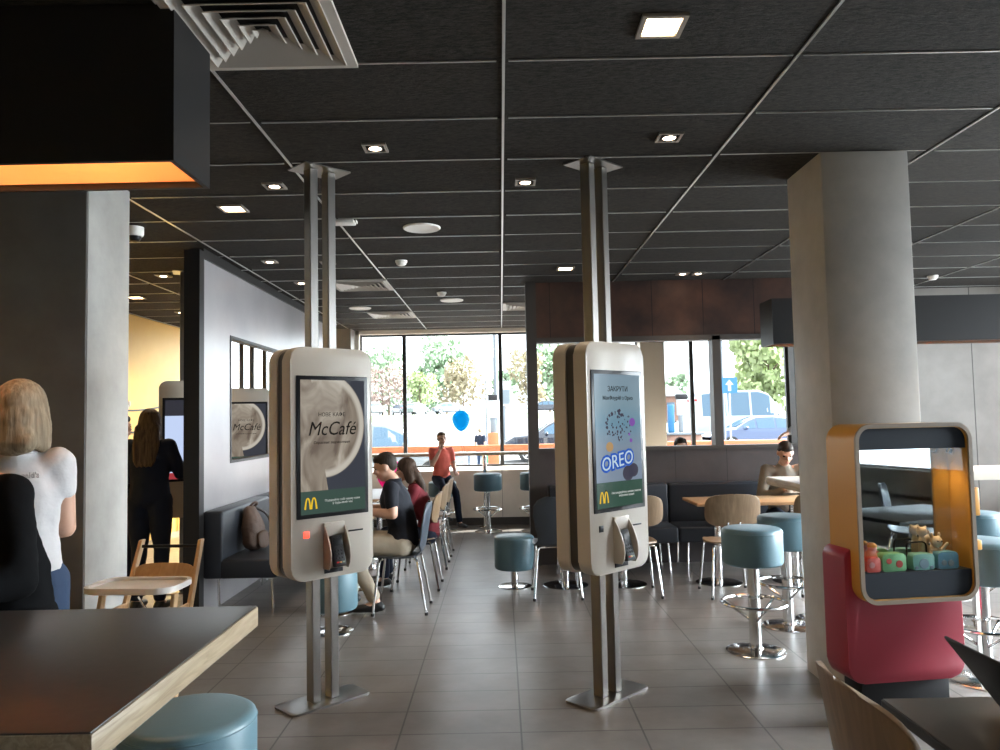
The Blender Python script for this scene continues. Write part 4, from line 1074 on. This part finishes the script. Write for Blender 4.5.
        if hair == 'long':
            for q in (-.06, -.02, .02, .06): chain(bm, [((q, .085, -.05), .045), ((q*1.15, .12, -.18), .040), ((q*1.1+.01, .135, -.31), .026), ((q*.9+.012, .135, -.36), .014)])
        else:
            for q in (-.03, .03): chain(bm, [((q, .095, -.04), .045), ((q, .14, -.18), .04), ((q*.9, .15, -.32), .028), ((q*.7, .15, -.40), .014)])
    bmesh.ops.transform(bm, matrix=HM, verts=bm.verts)
    for v in bm.verts: v.co *= s
    fuse('hair', bm, hairmat, t, .008 if s > .8 else .007, 9, .005, .015)
    if face:
        for q in (-1, 1):
            bm = B(); sphere(bm, (q*.030, -.071, .008), (.013, .010, .008), 12, 8); sphere(bm, (q*.030, -.079, .008), (.006, .004, .006), 10, 6)
            for i, v in enumerate(bm.verts): pass
            bmesh.ops.transform(bm, matrix=HM, verts=bm.verts)
            for v in bm.verts: v.co *= s
            obj('eye', bm, 'eye_dark', body)
        bm = B(); sphere(bm, (0, -.088, -.058), (.020, .006, .007), 12, 6); bmesh.ops.transform(bm, matrix=HM, verts=bm.verts)
        for v in bm.verts: v.co *= s
        obj('mouth', bm, 'lips', body)
    if logo:
        c = J['chest'].lerp(J['neck'], .42)
        text_obj('lettering', logo, .027*s, 'text_grey', sh, ((c.x-.03)*s, (c.y + .112)*s, c.z*s), (math.pi/2 - R(12), 0, math.pi), ext=.006, bold=.001)
    return body
def person(label, loc, rz, J, **kw):
    t = thing('person', label, 'person', loc, rz)
    figure(t, J, **kw); return t

# someone in black, elbows on the dark bar table
J = sit(.86, .22); J['elL'] = V(.275, -.36, 1.115); J['wrL'] = V(.10, -.58, 1.10); J['hdL'] = V(-1, -.3, 0); J['elR'] = V(-.26, -.40, 1.115); J['wrR'] = V(-.08, -.60, 1.10); J['hdR'] = V(1, -.3, 0)
J['shL'] = V(.15, -.20, 1.355); J['shR'] = V(-.15, -.20, 1.355); J['anL'] = V(.11, -.18, .40); J['anR'] = V(-.11, -.18, .40); J['knL'] = V(.12, -.36, .76); J['knR'] = V(-.12, -.36, .76); J['toeL'] = V(.12, -.33, .35); J['toeR'] = V(-.12, -.33, .35)
person('person in a black jacket leaning on the dark bar table at the left edge', (-1.66, 2.60, 0), 0, J, shirt='black_jacket', sleeve='long', trousers='black_jacket', fat=1.05)
# woman with blonde bob, from behind
J = stand(); J['elL'] = V(.205, -.02, 1.12); J['wrL'] = V(.12, -.24, 1.06); J['hdL'] = V(-.3, -1, 0); J['elR'] = V(-.150, -.03, 1.12); J['wrR'] = V(.02, -.22, 1.10); J['hdR'] = V(1, -.5, 0); J['shR'].x = -.135; J['shL'].x = .14; J['yaw'] = -8
person('woman with a blonde bob and white shirt, back turned, before the left pillar', (-1.925, 3.12, 0), 197, J, s=1.02, shirt='white_shirt', sleeve='cap', trousers='denim', hair='bob', hairmat='blonde_hair', face=False, logo="McDonald's")
# woman in navy at the far kiosk
J = stand(); J['elL'] = V(.22, .0, 1.13); J['wrL'] = V(.17, -.24, 1.05); J['hdL'] = V(-.2, -1, 0); J['elR'] = V(-.235, -.06, 1.14); J['wrR'] = V(-.13, -.30, 1.20); J['hdR'] = V(.1, -1, .1); J['head'].z -= .01; J['yaw'] = 8
person('woman in navy with long brown hair touching the far kiosk screen', (-2.99, 6.62, 0), 180, J, shirt='navy_cloth', sleeve='long', trousers='navy_cloth', hair='long', hairmat='brown_hair', fat=1.12, face=False, logo="McDonald's")
# man in profile behind the pillar edge
J = stand()
person('dark-haired man in profile half hidden by the left pillar', (-3.44, 7.02, 0), 84, J, s=.97, shirt='black_jacket', sleeve='long', trousers='navy_cloth')
# seated man in black polo
J = sit(.462, .10); J['head'] += V(0, -.015, -.045); J['pitch'] = 20; J['elL'] = V(.21, -.05, .78); J['wrL'] = V(.13, -.30, .80); J['elR'] = V(-.21, -.05, .78); J['wrR'] = V(-.12, -.30, .80)
J['anL'] = V(.12, -.20, .09); J['toeL'] = V(.12, -.36, .04); J['knL'] = V(.12, -.43, .54)
person('seated man in black polo and khaki trousers reading at the grey table', (-.83, 6.48, 0), -90, J, s=1.03, shirt='black_polo', sleeve='short', trousers='khaki', hair='cropped', fat=1.12)
# girl in dark red
J = sit(.462, .16); J['head'] += V(0, -.03, -.01); J['pitch'] = 8; J['elL'] = V(.19, -.22, .76); J['wrL'] = V(.10, -.30, .94); J['hdL'] = V(-.3, -.2, 1); J['elR'] = V(-.19, -.18, .76); J['wrR'] = V(-.12, -.36, .80)
person('girl in dark red top with long hair, seated behind the man in polo', (-.70, 7.35, 0), -90, J, s=.93, shirt='maroon_shirt', sleeve='short', trousers='navy_cloth', hair='tail', hairmat='chestnut_hair')
# boy in coral perched by the window counter
J = sit(.86, .02); J['knL'] = V(.13, -.30, .70); J['anL'] = V(.17, -.36, .20); J['toeL'] = V(.20, -.50, .165); J['knR'] = V(-.10, -.34, .78); J['anR'] = V(-.05, -.34, .32); J['toeR'] = V(-.04, -.48, .285)
J['elR'] = V(-.20, -.10, 1.16); J['wrR'] = V(-.09, -.17, 1.38); J['hdR'] = V(.35, .1, 1); J['elL'] = V(.21, -.02, 1.14); J['wrL'] = V(.16, -.22, 1.02)
person('boy in a coral shirt and dark trousers perched at the window counter', (-.83, 10.72, 0), 25, J, s=.82, shirt='coral_shirt', sleeve='short', trousers='navy_cloth', hair='cropped', hairmat='brown_hair')
# man in beige jacket on the wall bench
J = sit(.465, .10); J['head'] += V(0, -.06, -.03); J['pitch'] = 30; J['wrL'] = V(.07, -.36, .80); J['wrR'] = V(-.07, -.36, .80); J['hdL'] = V(-.6, -.6, .2); J['hdR'] = V(.6, -.6, .2); J['elL'] = V(.24, -.14, .72); J['elR'] = V(-.24, -.14, .72)
person('man in a beige jacket on the wall bench, looking down at his hands', (2.84, 7.92, 0), -6, J, shirt='beige_jacket', sleeve='long', trousers='navy_cloth', hair='cropped', hairmat='dark_hair')
# somebody at the end of the partition, mostly behind the right pillar
J = stand(); J['shR'] = V(-.18, 0, 1.42); J['elR'] = V(-.40, -.08, 1.46); J['wrR'] = V(-.60, -.12, 1.33); J['hdR'] = V(-1, -.1, -.35)
person('person in pale sleeve reaching out beside the right pillar, behind the partition', (3.83, 8.85, 0), 0, J, shirt='white_shirt', sleeve='long', trousers='denim')
# somebody seated beyond the partition
J = sit(.47, .03); J['yaw'] = 0
person('seated dark-haired person behind the brown partition, only the crown showing', (2.16, 9.4, 0), 0, J, s=.98, shirt='navy_cloth', sleeve='long', trousers='denim')
ls = low_stool((2.16, 9.42, 0), 'low blue drum stool behind the brown partition', l0)
# passer-by in the street
J = stand(); J['wrL'] = V(.22, -.08, .86)
person('child in a navy top walking outside with a green bag', (-.64, 24, -.14), 150, J, s=.84, shirt='navy_cloth', sleeve='short', trousers='denim', hair='cropped', hairmat='blonde_hair', face=False)
t = thing('carrier_bag', 'green carrier bag held by the child outside', 'bag', (-.46, 23.95, .21), 0)
bm = B(); box(bm, -.14, .14, -.05, .05, 0, .34, .02); obj('bag_body', bm, 'green_bag', t)
bm = B(); tube(bm, bend([(-.08, 0, .33), (-.06, 0, .46), (.06, 0, .46), (.08, 0, .33)], .05), .008, 6); obj('handle', bm, 'green_bag', t)
# balloons
def balloon(loc, r, mat, label, tail):
    t = thing('balloon', label, 'balloon', loc)
    bm = B(); pr = [(0, -r*1.32)]
    for i in range(1, 16):
        a = math.pi*i/16; q = math.sin(a); z = -math.cos(a); pr.append((r*q*(1 - .16*max(0, -z)), z*r*(1.32 if z < 0 else 1.02)))
    pr.append((0, r*1.02)); lathe(bm, pr, 28); obj('envelope', bm, mat, t, 60)
    bm = B(); lathe(bm, [(0, -r*1.30), (r*.07, -r*1.40), (r*.09, -r*1.42), (0, -r*1.42)], 10); obj('knot', bm, mat, t)
    bm = B(); tube(bm, tail, .003, 5); obj('string', bm, 'paper', t)
balloon((-.56, 10.9, 1.555), .125, 'balloon_blue', 'bright blue balloon floating right of the boy in coral', [(0, 0, -.17), (-.01, .04, -.3), (.02, .12, -.42), (.0, .45, -.50)])
balloon((-1.12, 7.8, 1.03), .135, 'balloon_pink', 'pink balloon between the man in polo and the girl in dark red', [(0, 0, -.19), (-.02, -.03, -.24), (-.12, -.1, -.27)])
# things in hands and on tables
t = thing('paper_sheet', 'white paper held by the man in black polo', 'paper', (-1.19, 6.40, .86), 0)
bm = B(); vs = box(bm, -.075, .075, -.11, .11, -.0015, .0015); rot(bm, vs, Matrix.Rotation(R(38), 4, 'Y'))
for v in bm.verts: v.co.z += v.co.y*v.co.y*.5
obj('sheet', bm, 'paper', t)
bm = B(); vs = box(bm, -.05, .05, -.07, .07, .0018, .0022); rot(bm, vs, Matrix.Rotation(R(38), 4, 'Y')); obj('printed_area', bm, 'white_paint', t)
t = thing('paper_cup', 'grey paper cup on the table of the man in black polo', 'cup', (-1.18, 6.22, .75), 0)
bm = B(); lathe(bm, [(0, 0), (.030, 0), (.042, .12), (.0, .12)], 24); obj('cup_wall', bm, 'text_grey', t)
bm = B(); lathe(bm, [(.044, .115), (.044, .125), (.036, .135), (0, .135)], 24); obj('lid', bm, 'white_plastic', t)
t = thing('burger_box', 'white paper wrapper held by the man in the beige jacket', 'wrapper', (2.80, 7.50, .79), 8)
bm = B(); prism(bm, rrect(.15, .10, .02, 4), 0, .045, 'Z', .012); obj('wrapper_body', bm, 'paper', t)
bm = B(); box(bm, -.07, .07, -.045, .045, .044, .050, .002); obj('folded_flap', bm, 'white_plastic', t)

# ------------------------------------------------------------------ the street outside
bm = B(); box(bm, -30, 40, 12.64, 16, -.30, -.10); struct('pavement', bm, 'paving')
bm = B()
prof = [(16, -.15), (30, -.10), (42, .30), (75, 1.45)]
g = [[bm.verts.new((x, y, z)) for x in (-60, 80)] for y, z in prof]
for a, b in zip(g, g[1:]): bm.faces.new((a[0], a[1], b[1], b[0]))
struct('road', bm, 'asphalt')
bm = B(); g = [[bm.verts.new((x, y, z)) for x in range(-60, 81, 10)] for y, z in ((75, 1.45), (82, 1.8), (90, 2.2), (95, 2.3))]
for a, b in zip(g, g[1:]):
    for i in range(len(a)-1): bm.faces.new((a[i], a[i+1], b[i+1], b[i]))
struct('field', bm, 'grass_green')
bm = B(); g = [[bm.verts.new((x, y, z)) for x in (-90, 120)] for y, z in ((95, 2.3), (120, 2.5), (220, 2.6))]
for a, b in zip(g, g[1:]): bm.faces.new((a[0], a[1], b[1], b[0]))
struct('land', bm, 'asphalt')
def wheel(t, x, y, z, r, sgn):
    bm = B(); vs = lathe(bm, [(r*.62, -.09), (r*.95, -.09), (r, -.05), (r, .05), (r*.95, .09), (r*.62, .09)], 24); rot(bm, vs, Matrix.Translation((x, y, z)) @ Matrix.Rotation(R(90), 4, 'X')); w_ = obj('wheel', bm, 'tyre', t)
    bm = B(); vs = lathe(bm, [(0, -.03), (r*.16, -.03), (r*.18, .02), (0, .02)], 16)
    for k in range(5):
        a = 6.283*k/5; q = box(bm, -.035, .035, r*.1, r*.66, -.02, .02, .004); rot(bm, q, Matrix.Rotation(a, 4, 'Z'))
    vs = ring_prism(bm, [(r*.64*math.cos(6.283*i/24), r*.64*math.sin(6.283*i/24)) for i in range(24)], [(r*.55*math.cos(6.283*i/24), r*.55*math.sin(6.283*i/24)) for i in range(24)], -.03, .03, 'Z')
    bmesh.ops.transform(bm, matrix=Matrix.Translation((x, y+sgn*.075, z)) @ Matrix.Rotation(R(90), 4, 'X'), verts=bm.verts); obj('rim', bm, 'alloy', w_)
def car(loc, rz, label, paint, kind='sedan', name='car'):
    """nose towards local +x"""
    t = thing(name, label, 'van' if kind == 'van' else 'car', loc, rz)
    if kind == 'sedan': st = [(-2.2, .55, .62, .80, .62), (-2.12, .30, .84, .92, .80), (-1.62, .24, .88, 1.00, .82), (-1.05, .22, .89, 1.36, .62), (-.45, .22, .89, 1.44, .60), (.25, .22, .89, 1.42, .60), (.62, .22, .89, 1.28, .64), (1.15, .22, .89, .98, .80), (1.8, .24, .87, .90, .78), (2.12, .32, .82, .76, .74), (2.25, .45, .70, .64, .66)]; belt = .90; r_ = .32; wx = (-1.32, 1.38)
    elif kind == 'suv': st = [(-2.2, .6, .70, .95, .66), (-2.15, .36, .86, 1.1, .80), (-1.95, .30, .90, 1.52, .66), (-1.2, .28, .91, 1.66, .64), (.1, .28, .91, 1.64, .64), (.55, .28, .91, 1.45, .68), (1.05, .28, .91, 1.10, .82), (1.9, .32, .88, 1.0, .80), (2.2, .42, .78, .82, .72)]; belt = 1.02; r_ = .36; wx = (-1.3, 1.35)
    else: st = [(-2.5, .6, .86, 1.2, .80), (-2.48, .36, .95, 2.2, .84), (-2.4, .32, .97, 2.42, .78), (-1.5, .30, .98, 2.52, .76), (.6, .30, .98, 2.52, .76), (1.05, .30, .98, 2.36, .77), (1.6, .30, .97, 1.66, .80), (1.85, .30, .96, 1.30, .84), (2.4, .34, .92, 1.12, .82), (2.55, .46, .84, .85, .74)]; belt = 1.25; r_ = .36; wx = (-1.55, 1.65)
    bm = B(); rings = []
    for x, zb_, w_, zt_, wt in st:
        bz = min(belt, zt_-.04) if zt_ > belt else zt_-.05
        half = [(w_*.88, zb_), (w_, zb_+.14), (w_, bz-.12), (w_*.985, bz), (wt+.02, zt_-.04), (wt*.86, zt_)]
        ring = [(-a, b) for a, b in reversed(half)] + half
        rings.append([bm.verts.new((x, a, b)) for a, b in ring])
    n = len(rings[0])
    for A, C in zip(rings, rings[1:]):
        for i in range(n): bm.faces.new((A[i], A[(i+1) % n], C[(i+1) % n], C[i]))
    bm.faces.new(rings[0]); bm.faces.new(rings[-1])
    obj('body', bm, paint, t, 28)
    def zt_at(x, k):
        for a, b in zip(st, st[1:]):
            if a[0] <= x <= b[0]: q = (x-a[0])/(b[0]-a[0]); return a[k] + (b[k]-a[k])*q
    spans = {'sedan': [(-1.28, -.52), (-.44, .28), (.36, .86)], 'suv': [(-1.85, -1.15), (-1.05, -.25), (-.15, .72)], 'van': [(-2.2, -1.05), (-.95, .1), (.2, 1.25)]}[kind]
    for s in (-1, 1):
        for a, b in spans:
            bm = B(); lo, hi = [], []
            for i in range(7):
                x = a+(b-a)*i/6; z1 = zt_at(x, 3)-.10; wt = zt_at(x, 4)+.02; w_ = zt_at(x, 2)*.985
                z1 = max(z1, belt+.05); zt_ = zt_at(x, 3)-.04
                q = (z1-belt)/max(.05, zt_-belt); lo.append((x, s*(w_+.008 + (wt-w_)*.06), belt+.03)); hi.append((x, s*(w_+.008+(wt-w_)*q), z1))
            m_ = [bm.verts.new(p) for p in lo]; k_ = [bm.verts.new(p) for p in hi]
            for i in range(6): bm.faces.new((m_[i], m_[i+1], k_[i+1], k_[i]))
            obj('side_window', bm, 'car_glass', t)
    ws = {'sedan': ((.66, 1.12), (-1.56, -1.10)), 'suv': ((.58, 1.0), (-2.1, -1.98)), 'van': ((1.08, 1.8), (-2.47, -2.42))}[kind]
    for (a, b), nm in zip(ws, ('windscreen', 'rear_window')):
        bm = B(); za, zb_ = zt_at(a, 3), zt_at(b, 3); wa, wb = zt_at(a, 4)*.82, zt_at(b, 4)*.82; o_ = .012
        sg = 1 if nm == 'windscreen' else -1
        bm.faces.new([bm.verts.new(p) for p in ((a+o_*sg, -wa, za+o_), (a+o_*sg, wa, za+o_), (b+o_*sg, wb, zb_+o_), (b+o_*sg, -wb, zb_+o_))]); obj(nm, bm, 'car_glass', t)
    for x in wx:
        for s in (-1, 1): wheel(t, x, s*(st[4][2]-.08), r_, r_, s)
    for s in (-1, 1):
        bm = B(); sphere(bm, (st[-2][0]+.02, s*st[-2][2]*.78, st[-2][3]-.10), (.10, .14, .07)); obj('head_lamp', bm, 'head_lamp', t)
        bm = B(); sphere(bm, (st[1][0]-.0, s*st[1][2]*.85, st[1][3]-.12), (.06, .12, .08)); obj('tail_lamp', bm, 'tail_lamp', t)
        bm = B(); sphere(bm, (ws[0][1]-.35, s*(st[4][2]+.10), belt+.06), (.06, .10, .07)); obj('wing_mirror', bm, paint, t)
    return t
car((-3.05, 20.2, -.13), 0, 'silver car parked right outside behind the boy in coral', 'car_silver', 'suv')
car((2.35, 30, -.10), 180, 'black car parked outside behind the partition end', 'car_black', 'suv')
car((10.9, 33, .02), 180, 'dark blue car parked in front of the white van', 'car_blue')
car((12.0, 38.6, .20), 0, 'white van parked behind the dark blue car', 'car_white', 'van', 'van')
for x, y, k, p_, rz, lb in ((-15.8, 97, 'suv', 'car_white', -75, 'white car far away at the left edge of the windows'), (-12.9, 102, 'sedan', 'car_black', -60, 'distant dark car right of the far white car'), (-10.6, 96.4, 'sedan', 'car_white', 70, 'distant white car behind the silver parked car'),
        (-6.6, 99, 'sedan', 'car_silver', 20, 'distant pale car left of the blue balloon'), (5.6, 99, 'sedan', 'car_black', 180, 'distant dark car above the black parked one')):
    car((x, y, 2.33), rz, lb, p_, k)
def tree(loc, h, w, leaf, label, n=1500, trunk=.3, bottom=.25):
    t = thing('tree', label, 'tree', loc)
    rng = random.Random(hash((loc[0], h)) & 255); bm = B()
    lobes = [(rng.uniform(-.32, .32)*w, rng.uniform(-.3, .3)*w, h*(bottom + (.92-bottom)*rng.random()), rng.uniform(.16, .26)*w) for _ in range(13)] + [(0, 0, h*.62, .3*w)]
    for k in range(n):
        cx, cy, cz, r_ = rng.choice(lobes); d = Vector((rng.gauss(0, 1), rng.gauss(0, 1), rng.gauss(0, 1))).normalized()*r_*rng.uniform(.6, 1.05)
        c = Vector((cx, cy, cz)) + d; q = rng.uniform(.10, .26)*max(1, h/7); e = Euler((rng.uniform(0, 6), rng.uniform(0, 6), rng.uniform(0, 6))).to_matrix()
        bm.faces.new([bm.verts.new(c + e @ Vector(p)*q) for p in ((-1, -.5, 0), (0, -.8, .1), (1, -.5, 0), (1, .5, 0), (0, .8, .1), (-1, .5, 0))])
    o = obj('crown', bm, leaf, t, recalc=False)
    bm = B(); tube(bm, [(0, 0, 0), (.05, 0, h*.3), (-.05, .05, h*.75)], .02*h+.03, 8, r_end=.02)
    for k in range(5):
        a = rng.uniform(0, 6.28); tube(bm, [(0, 0, h*(.3+.07*k)), (math.cos(a)*w*.28, math.sin(a)*w*.28, h*(.5+.07*k))], .02*h*.5, 6, r_end=.015)
    obj('trunk', bm, 'bark', t)
for (x, y, z, h, w_, lf, lb, n) in ((-17.0, 118, 2.4, 9.5, 9.5, 'leaf_green', 'green tree seen at the left edge of the big window', 1300), (-16.4, 108, 2.4, 6.4, 8.2, 'leaf_pink', 'pinkish shrub-like tree at the left of the big window', 1100),
        (-8.6, 124, 2.4, 12.0, 11.0, 'leaf_green', 'tallest green tree in the middle of the big window', 2200), (-5.4, 112, 2.4, 8.2, 7.4, 'leaf_autumn', 'yellowing tree behind the boy in coral', 1400), (-10.6, 102, 2.4, 5.6, 4.6, 'leaf_lime', 'low light green tree left of the yellowing tree', 900),
        (4.0, 108, 2.4, 8.6, 5.6, 'leaf_autumn', 'yellow-green tree right of the white billboard', 1100), (7.4, 116, 2.4, 10.0, 7.0, 'leaf_green', 'green tree seen beside the partition end', 1500), (.7, 120, 2.4, 8.0, 5.2, 'leaf_green', 'dark green tree behind the tall street pole', 900),
        (16.0, 46, .5, 6.6, 4.4, 'leaf_lime', 'light green tree above the white van, beside the right pillar', 1700), (18.6, 58, .9, 6.8, 3.0, 'leaf_lime', 'thin pale tree above the arrow sign', 1000), (16.4, 72, 1.4, 4.2, 2.6, 'leaf_green', 'small tree far off behind the street booth', 500)):
    tree((x, y, z), h, w_, lf, lb, n)
def pole(name, label, cat, loc, h, r, mat): 
    t = thing(name, label, cat, loc); bm = B(); tube(bm, [(0, 0, 0), (0, 0, h)], r, 10, r_end=r*.8); obj('pole', bm, mat, t)
    bm = B(); lathe(bm, [(0, 0), (r*2.5, 0), (r*2.3, .05), (r*1.2, .08)], 14); obj('pole_foot', bm, mat, t); return t
t = pole('road_sign', 'blue road sign with white arrow in front of the van', 'sign', (8.12, 27.5, -.1), 2.6, .035, 'sign_white')
bm = B(); prism(bm, [(x, z+2.68) for x, z in rrect(.56, .56, .04, 4)], -.05, -.03, 'Y'); pl_ = obj('sign_plate', bm, 'sign_blue', t)
bm = B(); prism(bm, [(x, z+2.68) for x, z in ((-.055, -.20), (.055, -.20), (.055, .02), (.15, .02), (0, .20), (-.15, .02), (-.055, .02))], -.056, -.05, 'Y'); obj('arrow', bm, 'sign_white', pl_)
t = pole('road_sign', 'round white road sign on a thin pole left of the street pole', 'sign', (-.55, 30, -.1), 3.6, .04, 'post_grey')
bm = B(); vs = lathe(bm, [(0, -.02), (.42, -.02), (.42, .02), (0, .02)], 28); rot(bm, vs, Matrix.Translation((0, -.06, 3.75)) @ Matrix.Rotation(R(90), 4, 'X')); pl_ = obj('sign_plate', bm, 'sign_white', t)
bm = B(); ring_prism(bm, [(.42*math.cos(6.283*i/28), 3.75+.42*math.sin(6.283*i/28)) for i in range(28)], [(.37*math.cos(6.283*i/28), 3.75+.37*math.sin(6.283*i/28)) for i in range(28)], -.085, -.08, 'Y'); obj('sign_border', bm, 'text_grey', pl_)
t = pole('street_lamp', 'tall grey street pole behind the window mullion', 'street lamp', (-.15, 27, -.1), 6.6, .09, 'post_grey')
bm = B(); tube(bm, bend([(0, 0, 6.5), (0, 0, 6.8), (.9, 0, 6.9)], .2), .05, 8); obj('lamp_arm', bm, 'post_grey', t)
bm = B(); box(bm, .8, 1.3, -.08, .08, 6.84, 6.94, .03); obj('lamp_head', bm, 'post_grey', t)
t = pole('street_lamp', 'thin grey street pole above the blue arrow sign', 'street lamp', (9.05, 31.5, 0), 7, .06, 'post_grey')
bm = B(); tube(bm, bend([(0, 0, 6.9), (0, 0, 7.2), (.7, 0, 7.3)], .2), .04, 8); obj('lamp_arm', bm, 'post_grey', t)
t = thing('parking_terminal', 'orange roadside post topped with a white information panel', 'post', (-.18, 18, -.1))
bm = B(); box(bm, -.13, .13, -.12, .12, 0, 1.34, .02); obj('orange_base', bm, 'orange_paint', t)
bm = B(); box(bm, -.07, .07, -.06, .06, 1.3, 1.75, .01); obj('neck_post', bm, 'post_grey', t)
bm = B(); box(bm, -.15, .15, -.08, .08, 1.68, 2.1, .02); pn = obj('panel', bm, 'sign_white', t)
bm = B(); box(bm, -.11, .11, -.085, -.075, 1.76, 2.02, .004); obj('panel_notice', bm, 'text_grey', pn)
bm = B(); box(bm, -.11, .11, -.09, .09, 2.08, 2.22, .02); obj('panel_hood', bm, 'black_plastic', t)
t = thing('billboard', 'white roadside billboard right of the street pole', 'billboard', (.14, 36, .15))
bm = B(); box(bm, -.36, .36, -.08, .08, 2.0, 3.15, .02); bd_ = obj('board', bm, 'sign_white', t)
bm = B(); box(bm, -.30, .30, -.09, -.075, 2.1, 2.75, .005); obj('poster', bm, 'sign_blue' if False else 'ink_pale', bd_)
bm = B(); box(bm, -.30, .30, -.09, -.075, 2.92, 3.0, .005); obj('poster_strip', bm, 'text_grey', bd_)
bm = B(); box(bm, -.08, .08, -.06, .06, 0, 2.02, .01); obj('support_post', bm, 'post_grey', t)
t = thing('guard_rail', 'orange guard rail running outside along the windows', 'barrier', (0, 13.9, -.1))
bm = B(); box(bm, -6, 8, -.05, .05, 1.08, 1.19, .015); obj('rail', bm, 'orange_paint', t)
for x in (-5.5, -3.2, -.9, 1.4, 3.7, 6.0):
    bm = B(); box(bm, x-.04, x+.04, -.04, .04, 0, 1.1, .01); obj('post', bm, 'orange_paint', t)
t = thing('street_kiosk', 'small orange and white street booth outside, left of the white van', 'booth', (4.9, 21.5, -.1))
bm = B(); box(bm, -.35, .55, -.4, .4, 0, 1.12, .02); obj('brick_base', bm, 'brick_red', t)
bm = B(); box(bm, -.42, .62, -.45, .45, 1.12, 1.18, .01); obj('base_cap', bm, 'post_grey', t)
bm = B(); box(bm, .02, .14, -.05, .05, 1.18, 1.8, .01); obj('booth_post', bm, 'post_grey', t)
bm = B(); box(bm, -.02, .26, -.06, .06, 1.65, 2.1, .02); pn = obj('panel', bm, 'sign_white', t)
bm = B(); box(bm, .03, .21, -.066, -.058, 1.72, 2.02, .004); obj('panel_notice', bm, 'text_grey', pn)
bm = B(); box(bm, -.05, .29, -.08, .08, 2.1, 2.24, .03); obj('panel_hood', bm, 'black_plastic', t)
bm = B(); box(bm, -.28, -.10, -.05, .05, 1.18, 1.95, .02); obj('blue_banner', bm, 'sign_blue', t)
t = thing('house', 'distant brick and white house behind the street booth', 'building', (13.6, 64, 1.1))
bm = B(); box(bm, -2.2, .9, -2, 2, 0, 2.0); obj('brick_wall', bm, 'brick_red', t)
bm = B(); pts = [(-2.5, 2.0), (1.2, 2.0), (.4, 2.8), (-1.7, 2.8)]; prism(bm, pts, -2.2, 2.2, 'Y'); obj('roof', bm, 'sign_white', t)
for x in (-1.4, .0):
    bm = B(); box(bm, x-.3, x+.3, -2.03, -1.98, .7, 1.5, .01); obj('window', bm, 'car_glass', t)
# ------------------------------------------------------------------ light, sky, camera
w = bpy.data.worlds.new('World'); scene.world = w; w.use_nodes = True
nt = w.node_tree; N = nt.nodes; L = nt.links
bg = N['Background']; bg.inputs['Color'].default_value = (.91, .965, 1.02, 1)
tc = N.new('ShaderNodeTexCoord'); dt = N.new('ShaderNodeVectorMath'); dt.operation = 'DOT_PRODUCT'
fill_lobe = Vector((.94, .16, .30)).normalized(); dt.inputs[1].default_value = fill_lobe     # added sky lobe, aimed low through the right-hand windows to brighten the room
L.new(tc.outputs['Generated'], dt.inputs[0])
m0 = mathn(N, L, 'MAXIMUM', dt.outputs['Value'], 0.); m1 = mathn(N, L, 'POWER', m0, 6.); m2 = mathn(N, L, 'MULTIPLY', m1, 40.); m3 = mathn(N, L, 'ADD', m2, 2.4)
L.new(m3, bg.inputs['Strength'])
sun = bpy.data.lights.new('sun', 'SUN'); sun.energy = 12; sun.angle = R(.6); sun.color = (1, .95, .86)
so = bpy.data.objects.new('sun', sun); COL.objects.link(so)
dirv = Vector((-.60, -.59, -.95)); so.rotation_euler = dirv.to_track_quat('-Z', 'Y').to_euler()
def portal(name, loc, eul, sx, sy):
    l = bpy.data.lights.new(name, 'AREA'); l.shape = 'RECTANGLE'; l.size = sx; l.size_y = sy; l.cycles.is_portal = True
    o = bpy.data.objects.new(name, l); COL.objects.link(o); o.location = loc; o.rotation_euler = [R(a) for a in eul]
portal('portal_back', (.1, 12.7, 1.87), (-90, 0, 0), 10, 2.2)
portal('portal_right', (6.4, 4.4, 1.73), (0, 90, 0), 2.4, 9)
cam = bpy.data.cameras.new('camera'); cam.sensor_fit = 'HORIZONTAL'; cam.sensor_width = 36; cam.lens = 775/1000*36
cam.clip_start = .02; cam.clip_end = 400
co = bpy.data.objects.new('camera', cam); COL.objects.link(co)
P_ = math.atan(44/775); R_ = .02
co.matrix_world = Matrix.Translation((0, 0, 1.55)) @ Matrix.Rotation(math.pi/2+P_, 4, 'X') @ Matrix.Rotation(-R_, 4, 'Z')
scene.camera = co
vs = scene.view_settings
scene.display_settings.display_device = 'sRGB'
vs.view_transform = 'Standard'; vs.look = 'None'; vs.gamma = 1; vs.use_curve_mapping = False; vs.exposure = 1.0
